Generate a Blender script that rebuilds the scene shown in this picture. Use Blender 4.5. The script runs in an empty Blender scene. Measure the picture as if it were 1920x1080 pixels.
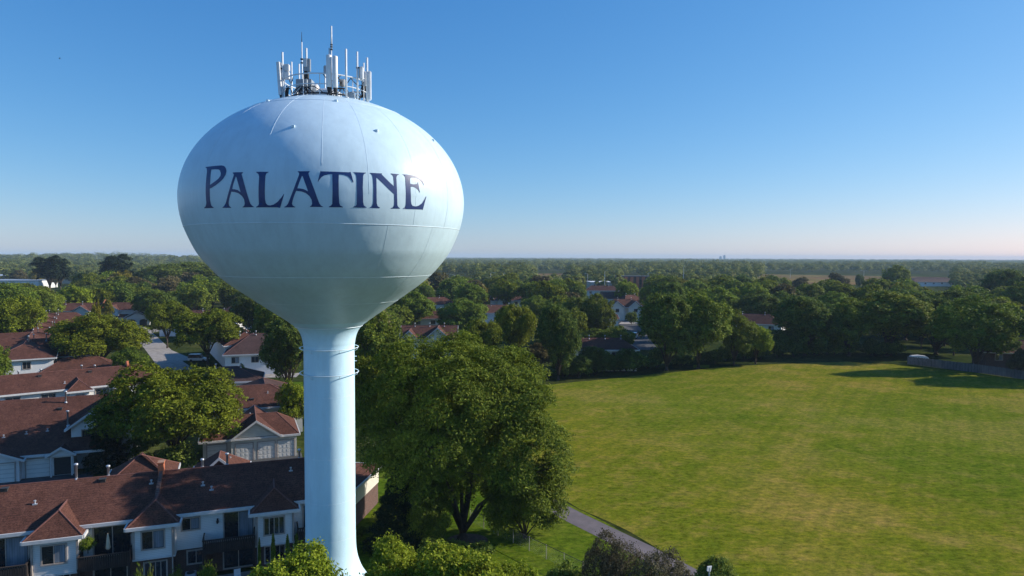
import bpy, bmesh, math, random
import numpy as np

# ------------------------------------------------------------------ camera, sky, sun
PI = math.pi
SC = bpy.context.scene
COL = SC.collection
EYE = 26.0
FPX = 1280.0
PITCH = math.atan(59 / 1280)
ROLL = math.radians(0.24)
cam_d = bpy.data.cameras.new("camera")
cam_d.sensor_width = 36.0
cam_d.lens = 24.0
cam_d.clip_start = 0.1
cam_d.clip_end = 60000
cam = bpy.data.objects.new("camera", cam_d)
COL.objects.link(cam)
cam.location = (0, 0, EYE)
cam.rotation_mode = 'XYZ'
from mathutils import Matrix, Vector
cam.matrix_world = (Matrix.Translation((0, 0, EYE)) @ Matrix.Rotation(PI / 2 - PITCH, 4, 'X')
                    @ Matrix.Rotation(ROLL, 4, 'Z'))
SC.camera = cam

SUN_EL = math.radians(27.0)
SUN_AZ = math.radians(14.0)      # from +X towards +Y
world = bpy.data.worlds.new("World")
SC.world = world
world.use_nodes = True
wn = world.node_tree
sky = wn.nodes.new('ShaderNodeTexSky')
sky.sky_type = 'NISHITA'
sky.sun_disc = False
sky.sun_elevation = SUN_EL
sky.sun_rotation = PI / 2 - SUN_AZ
sky.altitude = 200
sky.air_density = 1.0
sky.dust_density = 0.3
sky.ozone_density = 2.5
sepc = wn.nodes.new('ShaderNodeSeparateColor')      # film response to the sky, one curve per colour channel
comb = wn.nodes.new('ShaderNodeCombineColor')
wn.links.new(sky.outputs[0], sepc.inputs[0])
for ch, (gam, gain) in enumerate(((1.3, 25.0), (0.85, 16.9), (0.6, 16.9))):
    a = wn.nodes.new('ShaderNodeMath')
    a.operation = 'MULTIPLY'
    a.inputs[1].default_value = 0.05
    b = wn.nodes.new('ShaderNodeMath')
    b.operation = 'POWER'
    b.inputs[1].default_value = gam
    c = wn.nodes.new('ShaderNodeMath')
    c.operation = 'MULTIPLY'
    c.inputs[1].default_value = gain
    wn.links.new(sepc.outputs[ch], a.inputs[0])
    wn.links.new(a.outputs[0], b.inputs[0])
    wn.links.new(b.outputs[0], c.inputs[0])
    wn.links.new(c.outputs[0], comb.inputs[ch])
wn.links.new(comb.outputs[0], wn.nodes['Background'].inputs[0])
wn.nodes['Background'].inputs[1].default_value = 0.082
sun_d = bpy.data.lights.new("sun", 'SUN')
sun_d.energy = 5.0
sun_d.angle = math.radians(0.53)
sun_d.color = (1.0, 0.93, 0.82)
sun = bpy.data.objects.new("sun", sun_d)
COL.objects.link(sun)
sdir = Vector((math.cos(SUN_EL) * math.cos(SUN_AZ), math.cos(SUN_EL) * math.sin(SUN_AZ), math.sin(SUN_EL)))
sun.rotation_euler = sdir.to_track_quat('Z', 'Y').to_euler()
SC.view_settings.view_transform = 'Standard'
SC.view_settings.look = 'None'
SC.view_settings.exposure = 0.30
SC.view_settings.gamma = 1.0
SC.view_settings.use_curve_mapping = False
SC.cycles.volume_max_steps = 64
SC.cycles.max_bounces = 8
SC.cycles.diffuse_bounces = 3
SC.cycles.volume_bounces = 0


# ------------------------------------------------------------------ survey helpers
def ray(px, py):
    x = (px - 960) / FPX
    y = (540 - py) / FPX
    c, s = math.cos(ROLL), math.sin(ROLL)
    x, y = x * c - y * s, x * s + y * c
    cp, sp = math.cos(PITCH), math.sin(PITCH)
    return (x, cp + y * sp, -sp + y * cp)


def P(px, py, h=0.0):            # world x, y of a sighted point whose height is known
    d = ray(px, py)
    t = (h - EYE) / d[2]
    return d[0] * t, d[1] * t


def Q(px, py, Y):                # world x, z of a sighted point whose distance is known
    d = ray(px, py)
    t = Y / d[1]
    return d[0] * t, EYE + d[2] * t


def proj(X, Y, Z):
    cp, sp = math.cos(PITCH), math.sin(PITCH)
    z = Z - EYE
    f = Y * cp - z * sp
    u = Y * sp + z * cp
    x, y = X / f, u / f
    c, s = math.cos(ROLL), math.sin(ROLL)
    x, y = x * c + y * s, -x * s + y * c
    return 960 + FPX * x, 540 - FPX * y


# ------------------------------------------------------------------ object helpers
def tag(o, label=None, cat=None, group=None, kind=None):
    if label: o['label'] = label
    if cat: o['category'] = cat
    if group: o['group'] = group
    if kind: o['kind'] = kind
    return o


def empty(name, loc, rz=0.0, label=None, cat=None, group=None):
    o = bpy.data.objects.new(name, None)
    COL.objects.link(o)
    o.empty_display_size = 0.5
    o.location = loc
    o.rotation_euler = (0, 0, rz)
    return tag(o, label, cat, group)


def link_mesh(name, me, mat, parent=None, smooth=False):
    me.materials.append(mat)
    o = bpy.data.objects.new(name, me)
    COL.objects.link(o)
    if parent: o.parent = parent
    if smooth:
        me.polygons.foreach_set('use_smooth', [True] * len(me.polygons))
    return o


class MB:
    def __init__(self, f=None):
        self.v = []
        self.f = []
        self.fn = f

    def add(self, vs, fs):
        n = len(self.v)
        if self.fn: vs = [self.fn(*p) for p in vs]
        self.v += [tuple(p) for p in vs]
        self.f += [tuple(i + n for i in q) for q in fs]
        return self

    def box(self, x0, x1, y0, y1, z0, z1):
        return self.add([(x0, y0, z0), (x1, y0, z0), (x1, y1, z0), (x0, y1, z0),
                         (x0, y0, z1), (x1, y0, z1), (x1, y1, z1), (x0, y1, z1)],
                        [(3, 2, 1, 0), (4, 5, 6, 7), (0, 1, 5, 4), (1, 2, 6, 5), (2, 3, 7, 6), (3, 0, 4, 7)])

    def prism(self, poly, a0, a1, axis='x'):
        """closed outline extruded along an axis; outline points are (y,z) for x, (x,z) for y, (x,y) for z"""
        n = len(poly)
        if axis == 'x':
            g = lambda a, p: (a, p[0], p[1])
        elif axis == 'y':
            g = lambda a, p: (p[0], a, p[1])
        else:
            g = lambda a, p: (p[0], p[1], a)
        vs = [g(a0, p) for p in poly] + [g(a1, p) for p in poly]
        fs = [tuple(range(n))[::-1], tuple(range(n, 2 * n))]
        fs += [(i, (i + 1) % n, n + (i + 1) % n, n + i) for i in range(n)]
        return self.add(vs, fs)

    def tube(self, pts, r, n=8, cap=True):
        pts = [Vector(p) for p in pts]
        rs = r if isinstance(r, (list, tuple)) else [r] * len(pts)
        vs = []
        up = Vector((0, 0, 1))
        for i, p in enumerate(pts):
            d = (pts[min(i + 1, len(pts) - 1)] - pts[max(i - 1, 0)])
            d.normalize()
            a = d.cross(up)
            if a.length < 1e-3: a = d.cross(Vector((1, 0, 0)))
            a.normalize()
            b = a.cross(d)
            for k in range(n):
                t = 2 * PI * k / n
                vs.append(tuple(p + (a * math.cos(t) + b * math.sin(t)) * rs[i]))
        fs = []
        for i in range(len(pts) - 1):
            for k in range(n):
                fs.append((i * n + k, i * n + (k + 1) % n, (i + 1) * n + (k + 1) % n, (i + 1) * n + k))
        if cap:
            fs.append(tuple(range(n))[::-1])
            fs.append(tuple(range((len(pts) - 1) * n, len(pts) * n)))
        return self.add(vs, fs)

    def lathe(self, prof, n=24, cx=0, cy=0, cap=True):
        vs = []
        for z, r in prof:
            for k in range(n):
                t = 2 * PI * k / n
                vs.append((cx + r * math.cos(t), cy + r * math.sin(t), z))
        fs = []
        for i in range(len(prof) - 1):
            for k in range(n):
                fs.append((i * n + k, i * n + (k + 1) % n, (i + 1) * n + (k + 1) % n, (i + 1) * n + k))
        if cap:
            fs.append(tuple(range(n))[::-1])
            fs.append(tuple(range((len(prof) - 1) * n, len(prof) * n)))
        return self.add(vs, fs)

    def build(self, name, mat, parent=None, smooth=False, bevel=0):
        me = bpy.data.meshes.new(name)
        me.from_pydata(self.v, [], self.f)
        bm = bmesh.new()
        bm.from_mesh(me)
        bmesh.ops.recalc_face_normals(bm, faces=bm.faces)
        if bevel:
            bmesh.ops.bevel(bm, geom=list(bm.edges), offset=bevel, segments=2, affect='EDGES')
        bm.to_mesh(me)
        bm.free()
        me.update()
        return link_mesh(name, me, mat, parent, smooth)


def copy_tree(o, parent=None):
    c = o.copy()
    COL.objects.link(c)
    if parent: c.parent = parent
    for ch in list(o.children): copy_tree(ch, c)
    return c


# ------------------------------------------------------------------ materials
def new_mat(name):
    m = bpy.data.materials.new(name)
    m.use_nodes = True
    nt = m.node_tree
    return m, nt, nt.nodes['Principled BSDF']


def nd(nt, typ, **kw):
    n = nt.nodes.new(typ)
    for k, v in kw.items():
        if k.startswith('i_'):
            key = k[2:]
            key = int(key) if key.isdigit() else key
            n.inputs[key].default_value = v
        else:
            setattr(n, k, v)
    return n


def mix_rgb(nt, fac, a, b, mode='MIX'):
    n = nt.nodes.new('ShaderNodeMix')
    n.data_type = 'RGBA'
    n.blend_type = mode
    for sock, val in ((n.inputs[0], fac), (n.inputs[6], a), (n.inputs[7], b)):
        if isinstance(val, (int, float)): sock.default_value = val
        elif isinstance(val, (tuple, list)): sock.default_value = (*val[:3], 1)
        else: nt.links.new(val, sock)
    return n.outputs[2]


def noise(nt, scale, detail=4, rough=0.55, vec=None, stretch=None, obj=True):
    n = nd(nt, 'ShaderNodeTexNoise')
    n.inputs['Scale'].default_value = scale
    n.inputs['Detail'].default_value = detail
    n.inputs['Roughness'].default_value = rough
    if vec is None:
        tc = nd(nt, 'ShaderNodeTexCoord')
        vec = tc.outputs['Object'] if obj else tc.outputs['Generated']
    if stretch:
        mp = nd(nt, 'ShaderNodeMapping')
        mp.inputs['Scale'].default_value = stretch
        nt.links.new(vec, mp.inputs[0])
        vec = mp.outputs[0]
    nt.links.new(vec, n.inputs['Vector'])
    return n.outputs['Fac']


def ramp(nt, fac, stops):
    r = nd(nt, 'ShaderNodeValToRGB')
    el = r.color_ramp.elements
    while len(el) < len(stops): el.new(0.5)
    for e, (p, c) in zip(el, stops):
        e.position = p
        e.color = (*c, 1) if len(c) == 3 else c
    nt.links.new(fac, r.inputs[0])
    return r.outputs[0]


def g3(v): return (v, v, v)


def bump(nt, bs, h, strength=0.3, dist=0.05):
    b = nd(nt, 'ShaderNodeBump')
    b.inputs['Strength'].default_value = strength
    b.inputs['Distance'].default_value = dist
    nt.links.new(h, b.inputs['Height'])
    nt.links.new(b.outputs[0], bs.inputs['Normal'])


def paint(name, col, rough=0.5, var=0.12, scale=3.0, metal=0.0, spec=0.5):
    m, nt, bs = new_mat(name)
    n = noise(nt, scale)
    c = mix_rgb(nt, ramp(nt, n, [(0.3, g3(0)), (0.7, g3(1))]), [x * (1 - var) for x in col], [min(x * (1 + var), 1) for x in col])
    nt.links.new(c, bs.inputs['Base Color'])
    bs.inputs['Roughness'].default_value = rough
    bs.inputs['Metallic'].default_value = metal
    bs.inputs['Specular IOR Level'].default_value = spec
    return m


def shingle_mat(name, dark, mid, light):
    m, nt, bs = new_mat(name)
    n1 = noise(nt, 1.9, 8, 0.85)
    n2 = noise(nt, 0.35, 3, 0.5)
    n3 = noise(nt, 9.0, 2, 0.7, stretch=(1, 1, 2.5))
    c = ramp(nt, n1, [(0.38, dark), (0.5, mid), (0.62, light)])
    c = mix_rgb(nt, 0.55, c, ramp(nt, n3, [(0.38, dark), (0.60, light)]))
    c = mix_rgb(nt, 0.35, c, ramp(nt, n2, [(0.35, g3(0.55)), (0.65, g3(1.3))]), 'MULTIPLY')
    # shingle courses: thin dark line at every course, courses run level
    tc = nd(nt, 'ShaderNodeTexCoord')
    sp = nd(nt, 'ShaderNodeSeparateXYZ')
    nt.links.new(tc.outputs['Object'], sp.inputs[0])
    ma = nd(nt, 'ShaderNodeMath', operation='MULTIPLY', i_1=1 / 0.11)
    nt.links.new(sp.outputs[2], ma.inputs[0])
    fr = nd(nt, 'ShaderNodeMath', operation='FRACT')
    nt.links.new(ma.outputs[0], fr.inputs[0])
    cs = ramp(nt, fr.outputs[0], [(0.0, g3(0.72)), (0.18, g3(0.8)), (0.3, g3(1.0))])
    c = mix_rgb(nt, 1.0, c, cs, 'MULTIPLY')
    nt.links.new(c, bs.inputs['Base Color'])
    bs.inputs['Roughness'].default_value = 0.95
    bs.inputs['Specular IOR Level'].default_value = 0.15
    bump(nt, bs, n1, 0.35, 0.03)
    return m


def siding_mat(name, col, pitch=0.14):
    m, nt, bs = new_mat(name)
    tc = nd(nt, 'ShaderNodeTexCoord')
    sp = nd(nt, 'ShaderNodeSeparateXYZ')
    nt.links.new(tc.outputs['Object'], sp.inputs[0])
    ma = nd(nt, 'ShaderNodeMath', operation='MULTIPLY', i_1=1 / pitch)
    nt.links.new(sp.outputs[2], ma.inputs[0])
    fr = nd(nt, 'ShaderNodeMath', operation='FRACT')
    nt.links.new(ma.outputs[0], fr.inputs[0])
    cs = ramp(nt, fr.outputs[0], [(0.0, g3(0.66)), (0.12, g3(0.8)), (0.2, g3(1.0)), (1.0, g3(0.98))])
    n = noise(nt, 1.2, 5)
    c = mix_rgb(nt, ramp(nt, n, [(0.3, g3(0)), (0.75, g3(1))]), [x * .88 for x in col], col)
    c = mix_rgb(nt, 1.0, c, cs, 'MULTIPLY')
    nt.links.new(c, bs.inputs['Base Color'])
    bs.inputs['Roughness'].default_value = 0.55
    bump(nt, bs, fr.outputs[0], 0.5, 0.015)
    return m


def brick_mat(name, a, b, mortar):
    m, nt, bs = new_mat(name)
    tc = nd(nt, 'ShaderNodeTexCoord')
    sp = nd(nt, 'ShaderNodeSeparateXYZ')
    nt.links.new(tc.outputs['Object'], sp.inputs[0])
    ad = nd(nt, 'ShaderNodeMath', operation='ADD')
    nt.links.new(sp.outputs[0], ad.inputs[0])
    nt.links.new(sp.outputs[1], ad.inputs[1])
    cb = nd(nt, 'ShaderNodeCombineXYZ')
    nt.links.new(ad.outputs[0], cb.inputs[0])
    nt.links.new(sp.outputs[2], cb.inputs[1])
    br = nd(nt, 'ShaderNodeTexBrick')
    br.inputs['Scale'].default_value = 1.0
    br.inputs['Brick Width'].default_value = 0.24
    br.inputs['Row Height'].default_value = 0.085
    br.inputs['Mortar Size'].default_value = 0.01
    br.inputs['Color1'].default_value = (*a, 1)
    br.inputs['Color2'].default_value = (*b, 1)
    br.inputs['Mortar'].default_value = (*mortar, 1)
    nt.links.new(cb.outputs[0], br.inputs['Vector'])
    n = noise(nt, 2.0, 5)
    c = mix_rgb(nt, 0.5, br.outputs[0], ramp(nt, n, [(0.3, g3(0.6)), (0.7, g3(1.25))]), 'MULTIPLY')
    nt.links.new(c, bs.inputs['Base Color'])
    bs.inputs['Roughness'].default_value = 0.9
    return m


def wood_mat(name, col, board=0.14, vertical=True):
    m, nt, bs = new_mat(name)
    tc = nd(nt, 'ShaderNodeTexCoord')
    sp = nd(nt, 'ShaderNodeSeparateXYZ')
    nt.links.new(tc.outputs['Object'], sp.inputs[0])
    if vertical:
        ad = nd(nt, 'ShaderNodeMath', operation='ADD')
        nt.links.new(sp.outputs[0], ad.inputs[0])
        nt.links.new(sp.outputs[1], ad.inputs[1])
        src = ad.outputs[0]
    else:
        src = sp.outputs[2]
    ma = nd(nt, 'ShaderNodeMath', operation='MULTIPLY', i_1=1 / board)
    nt.links.new(src, ma.inputs[0])
    fr = nd(nt, 'ShaderNodeMath', operation='FRACT')
    nt.links.new(ma.outputs[0], fr.inputs[0])
    cs = ramp(nt, fr.outputs[0], [(0.0, g3(0.25)), (0.12, g3(0.9)), (1.0, g3(1.0))])
    n = noise(nt, 2.2, 5, stretch=(1, 1, 0.2) if vertical else (0.2, 0.2, 1))
    c = mix_rgb(nt, ramp(nt, n, [(0.3, g3(0)), (0.7, g3(1))]), [x * .6 for x in col], [x * 1.25 for x in col])
    c = mix_rgb(nt, 1.0, c, cs, 'MULTIPLY')
    nt.links.new(c, bs.inputs['Base Color'])
    bs.inputs['Roughness'].default_value = 0.85
    return m


def leaf_mat(name, cols, spread=0.35, big=0.35, gloss=0.12):
    """leaf colour varies leaf by leaf, clump by clump and tree by tree"""
    m = bpy.data.materials.new(name)
    m.use_nodes = True
    nt = m.node_tree
    bs = nt.nodes['Principled BSDF']
    geo = nd(nt, 'ShaderNodeNewGeometry')
    oi = nd(nt, 'ShaderNodeObjectInfo')
    base = ramp(nt, geo.outputs['Random Per Island'], [(0.0, cols[0]), (0.5, cols[1]), (1.0, cols[2])])
    n = noise(nt, big, 3, 0.6)
    c = mix_rgb(nt, 0.6, base, ramp(nt, n, [(0.3, g3(0.6)), (0.7, g3(1.45))]), 'MULTIPLY')
    hsv = nd(nt, 'ShaderNodeHueSaturation')
    mr = nd(nt, 'ShaderNodeMapRange')
    mr.inputs['To Min'].default_value = 1 - spread
    mr.inputs['To Max'].default_value = 1 + spread
    nt.links.new(oi.outputs['Random'], mr.inputs[0])
    nt.links.new(mr.outputs[0], hsv.inputs['Value'])
    mu = nd(nt, 'ShaderNodeMath', operation='MULTIPLY', i_1=7.13)
    nt.links.new(oi.outputs['Random'], mu.inputs[0])
    fr = nd(nt, 'ShaderNodeMath', operation='FRACT')
    nt.links.new(mu.outputs[0], fr.inputs[0])
    mr2 = nd(nt, 'ShaderNodeMapRange')
    mr2.inputs['To Min'].default_value = 0.5 - 0.07 * spread
    mr2.inputs['To Max'].default_value = 0.5 + 0.05 * spread
    nt.links.new(fr.outputs[0], mr2.inputs[0])
    nt.links.new(mr2.outputs[0], hsv.inputs['Hue'])
    nt.links.new(c, hsv.inputs['Color'])
    nt.links.new(hsv.outputs[0], bs.inputs['Base Color'])
    bs.inputs['Roughness'].default_value = 0.7
    bs.inputs['Specular IOR Level'].default_value = gloss
    tr = nd(nt, 'ShaderNodeBsdfTranslucent')
    nt.links.new(hsv.outputs[0], tr.inputs[0])
    mx = nd(nt, 'ShaderNodeMixShader')
    mx.inputs[0].default_value = 0.3
    nt.links.new(bs.outputs[0], mx.inputs[1])
    nt.links.new(tr.outputs[0], mx.inputs[2])
    nt.links.new(mx.outputs[0], nt.nodes['Material Output'].inputs[0])
    return m


def grass_mat(name, a, b, c3, fine=2.0, patch=0.06):
    m, nt, bs = new_mat(name)
    n0 = noise(nt, patch * .35, 3, 0.5)
    n1 = noise(nt, patch, 5, 0.62)
    n2 = noise(nt, fine, 8, 0.85, stretch=(0.7, 1.0, 1))
    n3 = noise(nt, patch * 7, 7, 0.8, stretch=(0.8, 1.0, 1))
    c = ramp(nt, n1, [(0.42, a), (0.52, b), (0.60, c3)])
    c = mix_rgb(nt, 0.55, c, ramp(nt, n3, [(0.41, a), (0.5, b), (0.60, c3)]))
    c = mix_rgb(nt, 0.85, c, ramp(nt, n2, [(0.38, g3(0.45)), (0.5, g3(1.0)), (0.62, (1.75, 1.55, 1.3))]), 'MULTIPLY')
    rot = nd(nt, 'ShaderNodeMapping')
    rot.inputs['Rotation'].default_value = (0, 0, math.radians(33))
    tcx = nd(nt, 'ShaderNodeTexCoord')
    nt.links.new(tcx.outputs['Object'], rot.inputs[0])
    n5 = noise(nt, 0.75, 3, 0.6, vec=rot.outputs[0], stretch=(1, 0.035, 1))   # mowing and wheel lines
    c = mix_rgb(nt, 0.6, c, ramp(nt, n5, [(0.42, (0.86, 0.90, 0.9)), (0.58, (1.14, 1.08, 1.1))]), 'MULTIPLY')
    c = mix_rgb(nt, 0.8, c, ramp(nt, n0, [(0.38, (0.82, 0.95, 0.9)), (0.62, (1.2, 1.05, 1.1))]), 'MULTIPLY')
    nt.links.new(c, bs.inputs['Base Color'])
    bs.inputs['Roughness'].default_value = 0.95
    bs.inputs['Specular IOR Level'].default_value = 0.0
    bump(nt, bs, n2, 0.6, 0.12)
    return m


def tank_mat(name, col, rough=0.38):
    m, nt, bs = new_mat(name)
    n = noise(nt, 0.35, 5, 0.6)
    n2 = noise(nt, 1.6, 6, 0.7, stretch=(1, 1, 0.18))
    c = mix_rgb(nt, ramp(nt, n, [(0.3, g3(0)), (0.7, g3(1))]), [x * .95 for x in col], [min(1, x * 1.03) for x in col])
    c = mix_rgb(nt, 0.45, c, ramp(nt, n2, [(0.35, g3(0.82)), (0.6, g3(1.0))]), 'MULTIPLY')
    nt.links.new(c, bs.inputs['Base Color'])
    bs.inputs['Roughness'].default_value = rough
    bs.inputs['Specular IOR Level'].default_value = 0.35
    bump(nt, bs, noise(nt, 0.6, 3, 0.5), 0.25, 0.12)
    return m


M = dict(
    tank=tank_mat('tank_paint', (0.60, 0.77, 0.86)),
    stem=tank_mat('stem_paint', (0.62, 0.86, 0.99), 0.42),
    weld=paint('weld_paint', (0.74, 0.84, 0.9), 0.35, 0.05),
    navy=paint('letter_paint', (0.010, 0.036, 0.150), 0.4, 0.15),
    steel=paint('galvanised_steel', (0.58, 0.62, 0.66), 0.45, 0.12, metal=0.3),
    mast=paint('white_mast', (0.72, 0.74, 0.75), 0.4, 0.06),
    panel=paint('antenna_panel', (0.66, 0.68, 0.70), 0.5, 0.08),
    panel_grey=paint('antenna_panel_grey', (0.30, 0.34, 0.38), 0.5, 0.12),
    cable=paint('black_cable', (0.02, 0.02, 0.023), 0.6, 0.3),
    dish=paint('antenna_cover', (0.7, 0.66, 0.62), 0.5, 0.08),
    shingle=shingle_mat('red_brown_shingles', (0.040, 0.017, 0.013), (0.090, 0.039, 0.029), (0.175, 0.076, 0.054)),
    shingle_dark=shingle_mat('dark_shingles', (0.035, 0.022, 0.022), (0.07, 0.04, 0.038), (0.12, 0.07, 0.06)),
    ridge=paint('ridge_shingles', (0.15, 0.062, 0.05), 0.9, 0.3, 6),
    siding=siding_mat('white_siding', (0.82, 0.81, 0.79)),
    siding_cream=siding_mat('cream_siding', (0.76, 0.71, 0.61), 0.2),
    trim=paint('tan_trim', (0.40, 0.34, 0.30), 0.6, 0.1),
    gutter=paint('white_gutter', (0.62, 0.61, 0.60), 0.45, 0.08),
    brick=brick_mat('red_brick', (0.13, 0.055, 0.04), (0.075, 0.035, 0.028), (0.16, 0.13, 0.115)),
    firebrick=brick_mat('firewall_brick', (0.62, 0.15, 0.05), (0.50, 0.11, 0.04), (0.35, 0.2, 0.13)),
    deck=wood_mat('dark_deck_boards', (0.035, 0.024, 0.02), 0.14, True),
    fence=wood_mat('grey_fence_boards', (0.12, 0.115, 0.115), 0.16, True),
    glass=paint('window_glass', (0.020, 0.024, 0.030), 0.12, 0.2, spec=0.8),
    curtain=wood_mat('curtain_behind_glass', (0.22, 0.25, 0.29), 0.16, True),
    garage=siding_mat('garage_door_panels', (0.78, 0.76, 0.71), 0.5),
    metal=paint('vent_metal', (0.52, 0.54, 0.57), 0.4, 0.1, metal=0.4),
    black=paint('black_vent', (0.03, 0.03, 0.03), 0.7, 0.2),
    bark=paint('bark', (0.075, 0.055, 0.042), 0.95, 0.4, 2.5, spec=0.1),
    bark_pale=paint('pale_bark', (0.17, 0.145, 0.125), 0.95, 0.35, 2.5, spec=0.1),
    concrete=paint('concrete', (0.30, 0.265, 0.235), 0.9, 0.28, 0.9),
    asphalt=paint('asphalt', (0.055, 0.055, 0.058), 0.9, 0.25, 0.8),
    path=paint('weathered_path_asphalt', (0.135, 0.112, 0.118), 0.92, 0.2, 0.9),
    mulch=paint('mulch', (0.10, 0.06, 0.04), 0.95, 0.4, 3),
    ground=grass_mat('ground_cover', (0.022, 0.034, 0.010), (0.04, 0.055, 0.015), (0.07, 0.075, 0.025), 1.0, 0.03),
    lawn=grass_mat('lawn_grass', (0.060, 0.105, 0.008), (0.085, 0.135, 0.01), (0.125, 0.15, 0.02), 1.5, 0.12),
    field=grass_mat('playing_field_grass', (0.092, 0.128, 0.009), (0.142, 0.158, 0.014), (0.230, 0.186, 0.044), 1.7, 0.045),
    crop=grass_mat('red_brown_crop', (0.11, 0.08, 0.04), (0.15, 0.10, 0.05), (0.15, 0.14, 0.045), 0.05, 0.004),
    straw=grass_mat('dry_grass', (0.13, 0.12, 0.04), (0.19, 0.16, 0.06), (0.22, 0.17, 0.08), 0.3, 0.03),
    car_dark=paint('dark_car_paint', (0.02, 0.022, 0.028), 0.2, 0.1),
    car_white=paint('white_car_paint', (0.7, 0.7, 0.7), 0.25, 0.05),
    tyre=paint('tyre_rubber', (0.02, 0.02, 0.02), 0.8, 0.1),
    cloth=paint('cream_cloth', (0.62, 0.52, 0.38), 0.9, 0.1),
    white=paint('plain_white', (0.72, 0.72, 0.72), 0.5, 0.06),
    locust=leaf_mat('locust_leaves', ((0.09, 0.116, 0.01), (0.147, 0.179, 0.012), (0.238, 0.258, 0.022)), 0.10),
    hero=leaf_mat('great_locust_leaves', ((0.072, 0.11, 0.012), (0.121, 0.164, 0.018), (0.214, 0.251, 0.026)), 0.05, 0.5),
    lime=leaf_mat('sunny_leaves', ((0.138, 0.19, 0.011), (0.207, 0.27, 0.016), (0.31, 0.345, 0.034)), 0.08),
    maple=leaf_mat('maple_leaves', ((0.088, 0.139, 0.014), (0.15, 0.204, 0.02), (0.246, 0.284, 0.036)), 0.22),
    darkleaf=leaf_mat('dark_leaves', ((0.062, 0.102, 0.017), (0.106, 0.158, 0.023), (0.194, 0.236, 0.039)), 0.2),
    spruce=leaf_mat('spruce_needles', ((0.012, 0.026, 0.013), (0.022, 0.041, 0.019), (0.042, 0.066, 0.029)), 0.15),
    gold=leaf_mat('yellowing_leaves', ((0.132, 0.132, 0.015), (0.198, 0.182, 0.022), (0.275, 0.22, 0.033)), 0.2),
    purple=leaf_mat('purple_brown_leaves', ((0.055, 0.050, 0.026), (0.10, 0.085, 0.045), (0.18, 0.16, 0.09)), 0.15, 0.8),
    brown=leaf_mat('brown_olive_leaves', ((0.078, 0.065, 0.029), (0.13, 0.111, 0.039), (0.182, 0.156, 0.065)), 0.2),
    wood_mix=leaf_mat('woodland_leaves', ((0.097, 0.137, 0.024), (0.15, 0.187, 0.033), (0.27, 0.252, 0.062)), 0.0, 0.035),
)

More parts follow.
